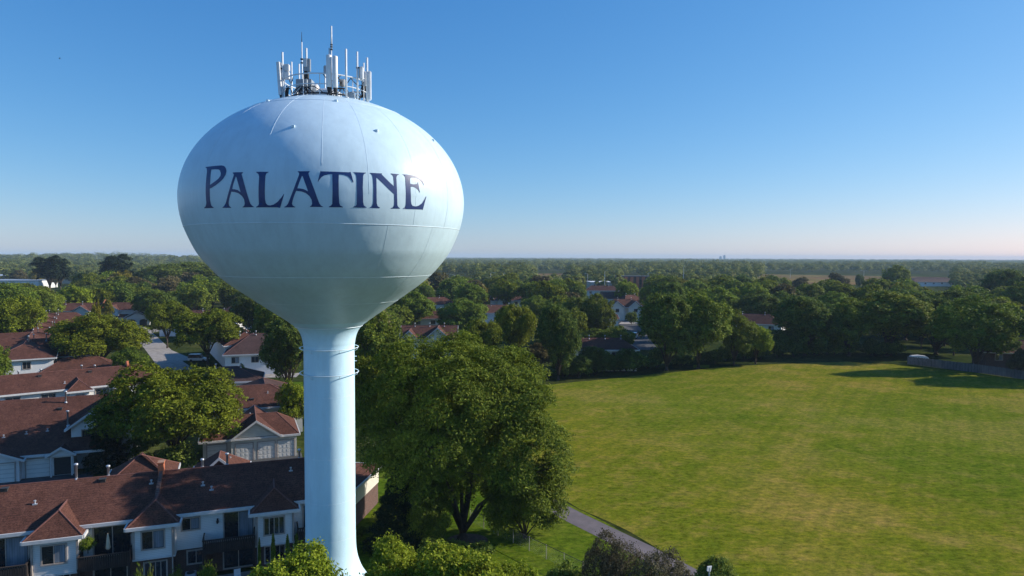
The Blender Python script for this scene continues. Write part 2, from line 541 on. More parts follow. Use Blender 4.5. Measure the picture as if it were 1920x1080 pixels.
LETTERS = [
('p',[(-122.82,31.434),(-118.44,31.447),(-114.33,31.448),(-112.98,31.396),(-112.02,31.253),(-111.56,31.082),(-111.71,30.851),(-112.64,30.61),(-114.06,30.422),(-116.06,30.239),(-117.95,30.105),(-119.02,30.063),(-119.09,29.817),(-119.17,29.391),(-119.04,29.161),(-118.87,29.03),(-117.79,28.91),(-117.92,28.888),(-123.08,28.896),(-122.85,28.938),(-121.97,29.015),(-121.34,29.207),(-121.29,29.669),(-121.22,30.131),(-121.24,30.665),(-121.37,31.07),(-121.72,31.277),(-122.03,31.349),(-122.69,31.391)],
[(-119.1,31.233),(-117.25,31.232),(-115.53,31.208),(-114.64,31.141),(-114.04,30.968),(-114.03,30.802),(-114.93,30.626),(-116.67,30.458),(-118.94,30.278),(-118.99,30.644),(-119.2,31.116)]),
('a',[(-108.74,30.964),(-107.47,30.976),(-104.49,30.961),(-104.54,30.908),(-105.01,30.861),(-104.37,30.595),(-103.43,30.122),(-102.41,29.51),(-101.69,29.093),(-101.08,28.965),(-100.42,28.894),(-100.52,28.875),(-104.87,28.871),(-104.78,28.903),(-104.11,28.971),(-103.83,29.098),(-103.95,29.354),(-104.73,29.548),(-106.06,29.713),(-107.58,29.79),(-108.93,29.815),(-109.51,29.599),(-110.25,29.279),(-110.49,29.119),(-110.34,28.974),(-109.62,28.885),(-109.75,28.86),(-113.55,28.868),(-113.37,28.906),(-112.5,28.999),(-111.68,29.156),(-111.01,29.412),(-109.69,29.954),(-108.83,30.405),(-108.23,30.729),(-108.11,30.845),(-108.56,30.913)],
[(-107.25,30.718),(-107.54,30.562),(-108.17,30.239),(-108.56,29.965),(-107.52,29.95),(-106.22,29.89),(-105.16,29.774),(-105.77,30.131),(-106.49,30.458),(-106.93,30.657)]),
('l',[(-99.57,30.961),(-97.98,30.967),(-94.88,30.952),(-94.99,30.93),(-95.68,30.855),(-95.96,30.735),(-96.05,30.201),(-96.14,29.722),(-96.16,29.308),(-95.96,29.101),(-95.35,28.99),(-94.4,28.974),(-93.23,29.022),(-91.8,29.179),(-90.45,29.435),(-89.51,29.658),(-89.46,29.626),(-90.21,29.244),(-91.05,28.848),(-91.43,28.826),(-91.71,28.858),(-99.71,28.861),(-99.59,28.893),(-98.83,28.962),(-98.5,29.056),(-98.41,29.566),(-98.25,30.365),(-98.24,30.69),(-98.53,30.821),(-99.14,30.904)],
None),
('a',[(-85.01,30.995),(-81.0,31.017),(-81.0,30.987),(-81.39,30.887),(-81.14,30.725),(-80.31,30.345),(-79.35,29.881),(-78.42,29.391),(-77.79,29.102),(-77.31,28.988),(-76.58,28.925),(-76.66,28.91),(-81.03,28.902),(-80.94,28.934),(-80.44,28.993),(-80.22,29.095),(-80.38,29.325),(-81.01,29.527),(-82.14,29.697),(-83.59,29.795),(-85.38,29.834),(-86.0,29.601),(-86.62,29.282),(-86.94,29.08),(-86.69,28.965),(-85.89,28.886),(-85.97,28.863),(-89.63,28.858),(-89.61,28.89),(-88.92,28.948),(-88.27,29.078),(-87.62,29.339),(-86.19,29.948),(-85.22,30.418),(-84.51,30.774),(-84.44,30.892),(-84.86,30.95)],
[(-83.47,30.732),(-83.99,30.509),(-84.63,30.199),(-85.02,29.98),(-84.06,29.976),(-82.93,29.941),(-81.47,29.809),(-82.1,30.133),(-82.76,30.453),(-83.23,30.688)]),
('t',[(-77.35,31.056),(-77.05,31.027),(-71.09,31.032),(-67.72,31.035),(-67.37,31.069),(-67.17,31.04),(-66.76,30.756),(-66.33,30.445),(-66.56,30.422),(-67.13,30.588),(-68.11,30.775),(-69.44,30.855),(-71.27,30.886),(-71.38,30.392),(-71.36,29.656),(-71.19,29.159),(-70.85,29.015),(-70.01,28.947),(-70.04,28.917),(-74.68,28.902),(-74.68,28.94),(-73.93,29.007),(-73.55,29.119),(-73.45,29.645),(-73.43,30.379),(-73.47,30.87),(-74.75,30.862),(-76.07,30.794),(-77.05,30.669),(-77.79,30.503),(-78.12,30.398),(-78.28,30.418),(-77.87,30.709)],
None),
('i',[(-66.42,31.056),(-61.82,31.069),(-61.84,31.041),(-62.56,30.979),(-62.9,30.854),(-63.15,30.158),(-63.01,29.266),(-62.66,29.062),(-61.69,28.964),(-61.74,28.934),(-66.37,28.936),(-66.38,28.974),(-65.61,29.014),(-65.24,29.104),(-65.22,29.844),(-65.2,30.681),(-65.29,30.861),(-65.78,30.992)],
None),
('n',[(-60.51,31.077),(-55.86,31.092),(-55.99,31.022),(-55.21,30.893),(-53.42,30.607),(-51.45,30.338),(-51.48,30.925),(-51.71,31.032),(-52.45,31.115),(-52.35,31.138),(-48.98,31.132),(-49.12,31.105),(-49.88,31.041),(-50.28,30.91),(-50.36,30.443),(-50.26,29.676),(-50.03,29.188),(-49.66,29.084),(-48.84,29.0),(-48.87,28.978),(-52.5,28.961),(-52.52,28.991),(-51.76,29.036),(-51.33,29.177),(-51.45,29.847),(-53.54,30.13),(-56.1,30.53),(-58.13,30.828),(-58.21,30.203),(-58.2,29.602),(-58.05,29.213),(-57.69,29.066),(-56.84,28.976),(-56.87,28.946),(-60.54,28.942),(-60.56,28.971),(-59.8,29.036),(-59.41,29.203),(-59.36,29.892),(-59.38,30.494),(-59.49,30.829),(-59.72,30.963),(-60.14,31.035)],
None),
('e',[(-47.65,31.151),(-45.84,31.169),(-42.47,31.156),(-39.55,31.158),(-38.51,31.188),(-38.2,30.897),(-37.81,30.614),(-37.95,30.564),(-38.72,30.76),(-39.79,30.921),(-41.66,31.019),(-43.31,31.016),(-44.15,30.965),(-44.41,30.835),(-44.47,30.598),(-43.17,30.575),(-41.77,30.604),(-41.04,30.678),(-40.7,30.801),(-40.56,30.574),(-40.36,30.291),(-40.1,30.12),(-40.24,30.077),(-40.97,30.251),(-41.98,30.364),(-43.24,30.417),(-44.42,30.41),(-44.46,30.05),(-44.25,29.491),(-43.98,29.307),(-43.36,29.204),(-41.96,29.186),(-40.58,29.241),(-38.9,29.423),(-37.75,29.69),(-36.98,29.89),(-36.87,29.86),(-37.64,29.437),(-38.3,28.992),(-38.75,29.019),(-47.59,28.97),(-47.52,29.002),(-46.81,29.079),(-46.52,29.22),(-46.51,29.715),(-46.58,30.491),(-46.47,30.963),(-46.72,31.07),(-47.3,31.124)],
None),
]


# ------------------------------------------------------------------ ground, fields, roads
def sheet(name, pts, z, mat, sub=None):
    me = bpy.data.meshes.new(name)
    me.from_pydata([(x, y, z) for x, y in pts], [], [tuple(range(len(pts)))])
    o = link_mesh(name, me, mat)
    o['kind'] = 'structure'
    return o


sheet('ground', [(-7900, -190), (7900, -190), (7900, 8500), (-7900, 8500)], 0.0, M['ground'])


def rough_edge(pts, amp, step, seed):
    r = random.Random(seed)
    out = []
    for i, a in enumerate(pts):
        b = pts[(i + 1) % len(pts)]
        L = math.hypot(b[0] - a[0], b[1] - a[1])
        n = max(1, int(L / step))
        for k in range(n):
            t = k / n
            out.append((a[0] + (b[0] - a[0]) * t + r.uniform(-amp, amp), a[1] + (b[1] - a[1]) * t + r.uniform(-amp, amp)))
    return out


FIELD = [(-1, 95), (7, 137.5), (20, 144.5), (35.8, 153), (52, 162), (71, 167.5), (84, 170), (95, 165.5), (104, 156), (111, 147.5), (135, 130),
         (190, 110), (190, 30), (24, 30), (14, 58), (9.5, 66), (3.0, 76)]
sheet('playing_field', rough_edge(FIELD, 0.35, 3, 1), 0.012, M['field'])
sheet('lawn', rough_edge([(-18, 50), (-17, 96), (-2, 94), (2.7, 75.6), (9.2, 65.6), (13.7, 57.6), (20, 40), (-20, 36)], 0.25, 3, 2), 0.02, M['lawn'])


def road(name, pts, w, z, mat):
    L, R = [], []
    for i, p in enumerate(pts):
        a = Vector(pts[max(0, i - 1)])
        b = Vector(pts[min(len(pts) - 1, i + 1)])
        d = (b - a).normalized()
        n = Vector((-d.y, d.x))
        ww = w[i] if isinstance(w, (list, tuple)) else w
        L.append((p[0] + n.x * ww / 2, p[1] + n.y * ww / 2, z))
        R.append((p[0] - n.x * ww / 2, p[1] - n.y * ww / 2, z))
    me = bpy.data.meshes.new(name)
    k = len(pts)
    me.from_pydata(L + R, [], [(i, i + 1, k + i + 1, k + i) for i in range(k - 1)])
    o = link_mesh(name, me, mat)
    o['kind'] = 'structure'
    return o


road('footpath', [(22.5, 42), (17.0, 51.0), (14.0, 55.6), (11.6, 59.5), (9.0, 63.2), (6.2, 67.2), (3.5, 71.5), (0.5, 77), (-3, 85)], 2.6, 0.032, M['path'])
# concrete streets between the townhouses
ra, rb, rc = P(300, 672), P(278, 640), P(262, 618)
road('street', [P(345, 700), P(318, 680), P(296, 655), P(278, 636), P(262, 620), P(250, 612)], 6.0, 0.016, M['concrete'])
road('street', [P(262, 624), P(300, 618), P(345, 614)], 7.0, 0.024, M['concrete'])
road('street', [P(440, 706), P(500, 704), P(560, 703)], 5.5, 0.016, M['concrete'])
road('driveway', [P(300, 655), P(330, 668), P(350, 676)], 4, 0.028, M['concrete'])
road('street', [P(1172, 600), P(1180, 612), P(1192, 626), P(1200, 640), P(1212, 656)], 7, 0.016, M['asphalt'])
road('driveway', [P(1140, 607), P(1165, 606), P(1195, 604)], 8, 0.02, M['concrete'])
sheet('parking_court', [(-40, 79), (-26, 84.6), (-27.8, 89.2), (-42, 83.5)], 0.016, M['asphalt'])
sheet('parking_court', [(-66, 70), (-48, 76.5), (-50, 81), (-68, 74)], 0.016, M['asphalt'])
sheet('patio', [(-28, 47.2), (-18.6, 50.6), (-20.3, 55.6), (-29.8, 52.0)], 0.030, M['concrete'])
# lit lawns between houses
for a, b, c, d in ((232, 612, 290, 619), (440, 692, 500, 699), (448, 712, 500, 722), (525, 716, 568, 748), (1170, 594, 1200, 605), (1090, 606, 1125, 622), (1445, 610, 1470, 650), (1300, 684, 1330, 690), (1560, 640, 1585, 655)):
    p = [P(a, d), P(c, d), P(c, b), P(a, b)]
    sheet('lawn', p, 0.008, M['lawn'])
# open land far off
sheet('crop_field', [P(1400, 532), P(1790, 536), P(1800, 520), P(1430, 514)], 0.01, M['crop'])
sheet('crop_field', [P(1000, 524), P(1060, 524), P(1062, 513), P(1000, 513)], 0.01, M['crop'])
sheet('dry_grass_verge', [P(780, 552), P(885, 548), P(885, 520), P(790, 522)], 0.01, M['straw'])

# low rise on the left skyline
bm = bmesh.new()
hx, hy = Q(200, 480, 1700)[0], 1700
g = bmesh.ops.create_grid(bm, x_segments=60, y_segments=24, size=1)
for v in bm.verts:
    u, w = v.co.x, v.co.y
    r = max(0, 1 - u * u) * max(0, 1 - w * w)
    v.co = Vector((hx + u * 620, hy + w * 350, -0.5 + 15.5 * (r ** .8)))
me = bpy.data.meshes.new('hills')
bm.to_mesh(me)
bm.free()
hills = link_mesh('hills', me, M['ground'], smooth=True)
hills['kind'] = 'structure'


def hill_z(x, y):
    u, w = (x - hx) / 620, (y - hy) / 350
    if abs(u) > 1 or abs(w) > 1: return 0.0
    return max(0, -0.5 + 15.5 * (((1 - u * u) * (1 - w * w)) ** .8))


# ------------------------------------------------------------------ water tower
TX, TY = -13.6, 50.6
TOWER = empty('water_tower', (TX, TY, 0), 0, 'pale blue bulb shaped water tower on one stem with a town name in navy', 'water tower')
PROF = [(0, 4.2), (.3, 3.9), (.6, 3.55), (1.0, 3.15), (1.4, 2.82), (2.0, 2.43), (2.6, 2.17), (3.4, 1.95), (4.6, 1.85), (8, 1.84), (12, 1.84), (16, 1.84), (19.0, 1.84), (19.6, 1.89),
        (19.95, 1.95), (20.3, 2.07), (20.55, 2.21), (20.8, 2.42), (21.2, 2.93)]
TANK_Z = [(20.8, 2.42), (21.2, 2.93), (22.15, 4.3), (23.1, 5.64), (24.0, 6.88), (24.93, 7.88), (26.0, 8.75), (26.75, 9.17), (27.7, 9.58),
          (28.4, 9.80), (29.2, 9.95), (29.9, 10.0)]


def smooth_profile(pts, n):
    """Catmull-Rom through the profile points"""
    out = []
    for i in range(len(pts) - 1):
        p0, p1, p2, p3 = pts[max(i - 1, 0)], pts[i], pts[i + 1], pts[min(i + 2, len(pts) - 1)]
        for k in range(n):
            t = k / n
            out.append(tuple(0.5 * ((2 * b) + (-a + c) * t + (2 * a - 5 * b + 4 * c - d) * t * t + (-a + 3 * b - 3 * c + d) * t ** 3)
                             for a, b, c, d in zip(p0, p1, p2, p3)))
    out.append(pts[-1])
    return out


TP = smooth_profile(TANK_Z, 5)
NU = 48
TP += [(29.9 + 7.53 * math.sin(PI / 2 * k / NU), 10.0 * math.cos(PI / 2 * k / NU)) for k in range(1, NU)]
TP.append((37.43, 0.02))


def tank_r(z):
    for (a, ra_), (b, rb_) in zip(TP, TP[1:]):
        if a <= z <= b: return ra_ + (rb_ - ra_) * (z - a) / (b - a)
    return 0.0


MB().lathe(TP, 256, cap=False).build('tank', M['tank'], TOWER, True)
sp_ = smooth_profile(PROF, 4)
MB().lathe(sp_, 128, cap=False).build('stem', M['stem'], TOWER, True)


def ring(m, r, z, t, n=160, k=6, a0=0, a1=2 * PI):
    full = abs(a1 - a0 - 2 * PI) < 1e-4
    pts = [(r * math.cos(a0 + (a1 - a0) * i / n), r * math.sin(a0 + (a1 - a0) * i / n), z) for i in range(n + (0 if full else 1))]
    if not full:
        return m.tube(pts, t, k)
    vs, fs = [], []
    for i in range(n):
        a = 2 * PI * i / n
        for j in range(k):
            b = 2 * PI * j / k
            rr = r + t * math.cos(b)
            vs.append((rr * math.cos(a), rr * math.sin(a), z + t * math.sin(b)))
    for i in range(n):
        for j in range(k):
            fs.append((i * k + j, ((i + 1) % n) * k + j, ((i + 1) % n) * k + (j + 1) % k, i * k + (j + 1) % k))
    return m.add(vs, fs)


for z, t in ((20.8, .028), (22.7, .006), (24.6, .010), (27.95, .017), (36.2, .018)):
    ring(MB(), tank_r(z) + .005, z, t, 200).build('weld_seam', M['weld'], TOWER, True)
for z in (15.7, 13.5, 11.2, 7.9, 5.1):
    ring(MB(), 1.842, z, .007, 96).build('weld_seam', M['weld'], TOWER, True)
# upright plate seams on the bulb
to_cam = math.atan2(-TY, -TX)
for da, z0, z1 in ((-22, 33.2, 37.0), (-2, 31.4, 37.1), (14, 29.8, 36.9), (33, 28, 36.2), (52, 27.95, 35.5), (22, 24.6, 27.95), (44, 22.0, 27.95), (-48, 31, 36.5)):
    a = to_cam + math.radians(da)
    m = MB()
    pts = []
    for k in range(25):
        z = z0 + (z1 - z0) * k / 24
        r = tank_r(z) + .004
        pts.append((r * math.cos(a), r * math.sin(a), z))
    m.tube(pts, .008 if z0 > 27 and da != 22 else .004, 5)
    m.build('plate_seam', M['weld'], TOWER, True)
# small lifting lugs on the shell
for px, py in ((550, 238), (706, 246), (812, 264), (502, 190), (630, 190)):
    d = ray(px, py)
    t = 38.0
    while t < 60:
        x, y, z = d[0] * t - TX, d[1] * t - TY, EYE + d[2] * t
        if math.hypot(x, y) < tank_r(z): break
        t += .02
    MB().box(x - .09, x + .09, y - .09, y + .09, z - .05, z + .10).build('lifting_lug', M['weld'], TOWER)

# the name, cut as flat letters bent round the shell
from mathutils.geometry import tessellate_polygon
for ch, outer, inner in LETTERS:
    bm = bmesh.new()
    loops = [outer] + ([inner] if inner else [])
    edges = []
    for lp in loops:
        vs = [bm.verts.new((a, z, 0)) for a, z in lp]
        edges += [bm.edges.new((vs[i], vs[(i + 1) % len(vs)])) for i in range(len(vs))]
    bmesh.ops.triangle_fill(bm, edges=edges, use_beauty=True, use_dissolve=False)
    xs = [a for a, z in outer]
    zs = [z for a, z in outer]
    a = math.floor(min(xs))
    while a < max(xs):
        bmesh.ops.bisect_plane(bm, geom=bm.verts[:] + bm.edges[:] + bm.faces[:], plane_co=(a, 0, 0), plane_no=(1, 0, 0))
        a += 1.5
    z = min(zs)
    while z < max(zs):
        bmesh.ops.bisect_plane(bm, geom=bm.verts[:] + bm.edges[:] + bm.faces[:], plane_co=(0, z, 0), plane_no=(0, 1, 0))
        z += 0.3
    bmesh.ops.triangulate(bm, faces=bm.faces[:])
    for v in bm.verts:
        a, z = math.radians(v.co.x), v.co.y
        r = tank_r(z) + .014
        v.co = Vector((r * math.cos(a), r * math.sin(a), z))
    bmesh.ops.recalc_face_normals(bm, faces=bm.faces)
    me = bpy.data.meshes.new('letter')
    bm.to_mesh(me)
    bm.free()
    o = link_mesh('letter', me, M['navy'], TOWER, True)
    o['label'] = 'navy serif capital letter %s' % ch.upper()

# hoops carried off the stem on short stand-offs
for z in (19.2, 17.35):
    m = MB()
    ring(m, 2.12, z, .028, 96)
    for k in range(6):
        a = to_cam + .35 + k * PI / 3
        m.tube([(1.82 * math.cos(a), 1.82 * math.sin(a), z - .28), (2.02 * math.cos(a), 2.02 * math.sin(a), z - .2), (2.12 * math.cos(a), 2.12 * math.sin(a), z)], .02, 5)
    m.build('stem_hoop', M['weld'], TOWER, True)
for z in (18.45, 18.1):
    a = to_cam + PI / 2 + .02
    MB().tube([(1.8 * math.cos(a), 1.8 * math.sin(a), z), (2.0 * math.cos(a), 2.0 * math.sin(a), z)], .03, 6).build('step_peg', M['weld'], TOWER)

# railing and equipment on the crown
RX, RZ = -0.15, 37.0
m = MB()
for z in (38.55, 37.8):
    for k in range(72):
        pass
ring(m, 3.0, 38.55, .045, 96)
ring(m, 3.0, 37.85, .035, 96)
m.build('rail', M['mast'], TOWER, True)
for k in range(16):
    a = 2 * PI * k / 16 + .1
    MB().tube([(3.0 * math.cos(a), 3.0 * math.sin(a), tank_r and 29.9 + 7.53 * math.sqrt(1 - .09) - .02), (3.0 * math.cos(a), 3.0 * math.sin(a), 38.55)], .032, 6).build('rail_post', M['mast'], TOWER)
m = MB()
rr = random.Random(5)
for k in range(26):                                  # coax runs looped along the railing
    a = rr.uniform(to_cam - 1.9, to_cam + 1.9)
    L = rr.uniform(.15, .5)
    pts = []
    r0 = rr.uniform(2.75, 3.05)
    z0 = rr.choice((37.25, 37.3, 37.85, 38.5))
    for i in range(9):
        t = i / 8
        aa = a + L * t
        pts.append((r0 * math.cos(aa), r0 * math.sin(aa), z0 + (.45 if z0 < 38 else -.5) * math.sin(PI * t) * rr.uniform(.7, 1)))
    m.tube(pts, .03, 5)
for k in range(3):
    ring(m, 2.7 - .12 * k, 37.27 + .04 * k, .05, 64, 5, to_cam - 1.2, to_cam + 1.0)
m.build('coax_cable', M['cable'], TOWER, True)
MB().lathe([(37.2, 1.05), (37.9, 1.05), (38.05, .8), (38.1, .1)], 24).build('roof_hatch', M['steel'], TOWER)

ANT = []


def mast_tube(m, x, y, z0, z1, r=.06):
    m.tube([(x, y, z0), (x, y, z1)], r, 8)


def dome_z(x, y):
    r = math.hypot(x - TX, y - TY)
    return 29.9 + 7.53 * math.sqrt(max(0, 1 - r * r / 100)) - .03


def ant_root(name, px, Y, label, cat='antenna', group=None):
    x = Q(px, 150, Y)[0]
    z = dome_z(x, Y)
    o = empty(name, (x, Y, z), 0, label, cat, group)
    return o, x, z


def simple_mast(px, Y, ytop, label, r=.06, ybot=None):
    o, x, z = ant_root('antenna_mast', px, Y, label, 'antenna mast', 'bare pipe masts on the tower crown')
    zt = Q(px, ytop, Y)[1] - z
    m = MB()
    mast_tube(m, 0, 0, 0, zt, r)
    m.build('mast_pipe', M['mast'], o, True)
    m = MB()
    m.lathe([(0, r * 2.4), (.06, r * 2.4), (.07, r * 1.2)], 10)
    m.build('base_plate', M['steel'], o)
    return o


NEAR, MID, FAR = 47.5, 50.6, 53.4
simple_mast(547, FAR, 116, 'bare white pipe mast, second from the left on the tower crown', .065)
simple_mast(561, FAR, 120, 'short bare pipe mast left of the whip antenna with a thin black tip')
simple_mast(649, NEAR, 92, 'tall bare white pipe mast right of the twin cylindrical antennas', .075)
simple_mast(682, 52.6, 118, 'short bare pipe mast between the two panels at the right end of the railing')

# leaning panel at the far left with its pipe and radio units
o, x, z = ant_root('panel_antenna', 530, 49.4, 'long white panel antenna at the left end of the crown with two boxy radios behind')
zt = Q(530, 98, 49.4)[1] - z
m = MB()
mast_tube(m, 0, 0, -.2, zt, .075)
m.build('mast_pipe', M['mast'], o, True)
px0, pz0 = Q(525.5, 178, 49.3)
px1, pz1 = Q(521, 116, 49.3)
m = MB()
a0, a1 = px0 - x, px1 - x
b0, b1 = pz0 - z, pz1 - z
m.add([(a0 - .14, -.1, b0), (a0 + .12, -.25, b0), (a0 + .2, .12, b0), (a0 - .1, .2, b0),
       (a1 - .14, -.1, b1), (a1 + .12, -.25, b1), (a1 + .2, .12, b1), (a1 - .1, .2, b1)],
      [(3, 2, 1, 0), (4, 5, 6, 7), (0, 1, 5, 4), (1, 2, 6, 5), (2, 3, 7, 6), (3, 0, 4, 7)])
m.build('panel', M['panel'], o, bevel=.03)
for t in (.2, .5, .8):
    zz = b0 + (b1 - b0) * t
    MB().box(a0 + (a1 - a0) * t + .1, 0, -.08, .06, zz - .07, zz + .07).build('mounting_bracket', M['black'], o)
m = MB()
m.tube([(a0, 0, b0), (a0 + .05, 0, b0 - .3), (a0 + .3, 0, b0 - .55)], .09, 6)
m.build('connector', M['cable'], o)
for (p0, p1, q0, q1) in ((533, 543, 121, 134), (532, 543, 135, 149)):
    xa, za = Q(p0, q1, 49.6)
    xb, zb = Q(p1, q0, 49.6)
    MB().box(xa - x, xb - x, .0, .34, za - z, zb - z).build('radio_unit', M['panel'], o, bevel=.04)
m = MB()
for k in range(4):
    m.tube([(.25 + .05 * k, .1, 1.1), (.15 + .07 * k, .05, .6), (.3, .1 * k - .2, .05)], .04, 5)
m.build('cable_bundle', M['cable'], o, True)

# whip with black tip
o, x, z = ant_root('whip_antenna', 566.5, 51.5, 'thin whip antenna with a dark tip standing left of the grey panel')
z1, z2 = Q(566.5, 79, 51.5)[1] - z, Q(566.5, 60, 51.5)[1] - z
m = MB()
m.tube([(0, 0, 0), (0, 0, z1)], [.06, .045], 8)
m.build('mast_pipe', M['mast'], o, True)
m = MB()
m.tube([(0, 0, z1), (0, 0, z2)], [.028, .014], 6)
m.build('whip', M['black'], o)
m = MB()
zz = Q(566, 111, 51.5)[1] - z
m.box(-.1, .1, -.06, .06, zz - .05, zz + .05)
zz = Q(566, 118, 51.5)[1] - z
m.box(-.1, .1, -.06, .06, zz - .04, zz + .04)
m.build('clamp', M['black'], o)

# grey panel
o, x, z = ant_root('panel_antenna', 573.5, 48.6, 'short grey panel antenna on a post over the left part of the railing')
xa, za = Q(568.5, 134, 48.5)
xb, zb = Q(581.5, 109.5, 48.5)
MB().box(xa - x, xb - x, -.12, .12, za - z, zb - z).build('panel', M['panel_grey'], o, bevel=.04)
xb2 = Q(574.5, 110, 48.3)[0]
MB().box(xa - x + .03, xb2 - x, -.19, -.121, za - z + .3, zb - z - .05).build('side_cover', M['panel'], o, bevel=.02)
m = MB()
mast_tube(m, 0, .18, 0, Q(573, 89, 48.6)[1] - z, .07)
m.build('mast_pipe', M['mast'], o, True)
zz = Q(573, 140, 48.6)[1] - z
m = MB()
m.box(-.18, .18, -.12, .2, zz - .25, zz + .1)
m.box(-.1, .1, -.1, .2, zz + .1, zz + .32)
m.build('tilt_bracket', M['black'], o)

# hidden-behind small panel
o, x, z = ant_root('panel_antenna', 607, 53.0, 'small grey panel antenna half hidden behind the twin cylindrical antennas')
xa, za = Q(606, 137, 52.8)
xb, zb = Q(613, 122, 52.8)
MB().box(xa - x, xb - x, -.15, .15, za - z, zb - z).build('panel', M['panel_grey'], o, bevel=.05)
m = MB()
mast_tube(m, .05, .2, 0, za - z + .3, .06)
m.build('mast_pipe', M['mast'], o, True)

# twin radomes
for px, w, yt, yb, lab in ((617, 10, 103.5, 164, 'thick white cylindrical antenna, left one of the pair at the middle of the crown'),
                           (628.5, 9.2, 105.5, 165, 'white cylindrical antenna, right one of the pair at the middle of the crown')):
    o, x, z = ant_root('cylindrical_antenna', px, 47.7, lab, 'antenna', 'twin cylindrical antennas')
    r = w / 2 / FPX * 47.7 * 1.03
    z0, z1 = Q(px, yb, 47.7)[1] - z, Q(px, yt, 47.7)[1] - z
    MB().lathe([(z0, r * .9), (z0 + .03, r), (z1 - .04, r), (z1, r * .9)], 24).build('radome', M['mast'], o, True)
    m = MB()
    m.lathe([(z0 - .28, r * .6), (z0 - .05, r * .85), (z0 - .001, r * .85)], 12)
    for k in range(3):
        m.tube([(.06 * k - .06, 0, z0 - .25), (.1 * k - .1, .05, z0 - .45), (.15 * k - .2, .2, .05)], .035, 5)
    m.build('connector', M['cable'], o)
    m = MB()
    mast_tube(m, .0, r + .1, 0, z1 - .2, .06)
    m.build('mast_pipe', M['mast'], o, True)
o, x, z = ant_root('whip_antenna', 621.5, 48.3, 'tallest whip antenna rising above the twin cylindrical antennas')
zz = [Q(621.5, y, 48.3)[1] - z for y in (108, 79, 49)]
m = MB()
m.tube([(0, 0, 0), (0, 0, zz[1])], .05, 8)
m.build('mast_pipe', M['steel'], o, True)
m = MB()
m.tube([(.02, 0, zz[1] - .5), (.02, 0, zz[2])], .055, 8)
m.build('whip', M['mast'], o, True)
m = MB()
mast_tube(m, -.13, 0, 0, Q(619, 90, 48.3)[1] - z, .06)
m.build('side_pipe', M['mast'], o, True)
m = MB()
for y in (84, 88, 93):
    zc = Q(621.5, y, 48.3)[1] - z
    m.box(-.06, .1, -.06, .06, zc - .03, zc + .03)
m.build('clamp', M['black'], o)

# boxes on the railing
o, x, z = ant_root('equipment_box', 641.5, 48.2, 'pale equipment box bolted inside the railing right of the twin antennas', 'equipment box')
xa, za = Q(637, 162, 48.2)
xb, zb = Q(647, 149, 48.2)
MB().box(xa - x, xb - x, -.15, .2, za - z, zb - z).build('box', M['dish'], o, bevel=.05)
m = MB()
for k in range(4):
    m.tube([(-.2 + .12 * k, -.2, zb - z), (-.1 + .05 * k, -.22, (za + zb) / 2 - z), (-.2 + .12 * k, -.18, 0)], .02, 4)
m.box(-.3, .3, -.21, -.16, .5, .55)
m.build('cable', M['cable'], o)
o, x, z = ant_root('equipment_cabinet', 576, 49.6, 'dark grey equipment cabinet at the middle of the crown behind the railing', 'equipment cabinet')
xa, za = Q(557, 171, 49.6)
xb, zb = Q(586, 150, 49.6)
MB().box(xa - x, xb - x, -.3, .5, 0, zb - z - .42).build('lower_cabinet', M['panel_grey'], o, bevel=.03)
MB().box(xa - x, xb - x, -.3, .5, zb - z - .4, zb - z).build('upper_cabinet', M['panel_grey'], o, bevel=.03)
xa, za = Q(552, 173, 49.2)
xb, zb = Q(557.5, 163, 49.2)
o2, x2, z2 = ant_root('equipment_box', 555, 49.0, 'small pale equipment box beside the dark cabinet', 'equipment box')
MB().box(-.12, .12, -.15, .15, 0.02, .42).build('box', M['panel'], o2, bevel=.03)
MB().box(-.16, .16, -.19, .19, -.06, .02).build('base_plate', M['steel'], o2)
o, x, z = ant_root('microwave_dish', 593, 50.0, 'rounded cream antenna cover facing right beside the dark cabinet', 'dish antenna')
m = MB(lambda a, b, c: (c - .25, b, a + .55))
m.lathe([(0, .42), (.28, .45), (.36, .44), (.46, .25), (.5, .02)], 28)
m.build('cover', M['dish'], o, True)
MB().lathe([(0, .06), (.5, .06)], 8).build('mast_pipe', M['mast'], o)
o, x, z = ant_root('equipment_box', 659, 48.3, 'low dark equipment box on the shell behind the right part of the railing', 'equipment box')
MB().box(-.24, .24, -.15, .15, 0.04, .38).build('box', M['panel_grey'], o, bevel=.03)
MB().box(-.28, .28, -.19, .19, -.1, .04).build('base_plate', M['steel'], o)

# right-hand cluster
o, x, z = ant_root('panel_antenna', 670, 49.0, 'broad white panel antenna high on a pipe over the right part of the railing')
m = MB()
mast_tube(m, 0, 0, 0, Q(670, 97, 49.0)[1] - z, .065)
m.build('mast_pipe', M['mast'], o, True)
xa, za = Q(675, 149, 48.9)
xb, zb = Q(680.5, 125, 48.9)
MB().box(xa - x, xb - x, -.2, .15, za - z, zb - z).build('panel', M['panel'], o, bevel=.05)
xa0 = Q(669.5, 125, 48.9)[0]
MB().box(xa0 - x + .1, xa - x - .01, -.1, .12, za - z + .1, zb - z - .08).build('panel_back', M['panel_grey'], o, bevel=.02)
m = MB()
m.box(-.08, .2, -.05, .05, zb - z - .1, zb - z)
m.build('clamp', M['black'], o)
o, x, z = ant_root('panel_antenna', 689, 49.6, 'long white panel antenna at the right end of the crown')
zb0 = Q(689, 188, 49.6)[1] - z
m = MB()
mast_tube(m, 0, -.1, zb0 - .1, Q(689, 109, 49.6)[1] - z, .07)
m.build('mast_pipe', M['mast'], o, True)
xa, za = Q(691.6, 188, 49.6)
xb, zb = Q(695.8, 134, 49.6)
MB().box(xa - x, xb - x, -.2, .12, za - z, zb - z).build('panel', M['panel'], o, bevel=.04)
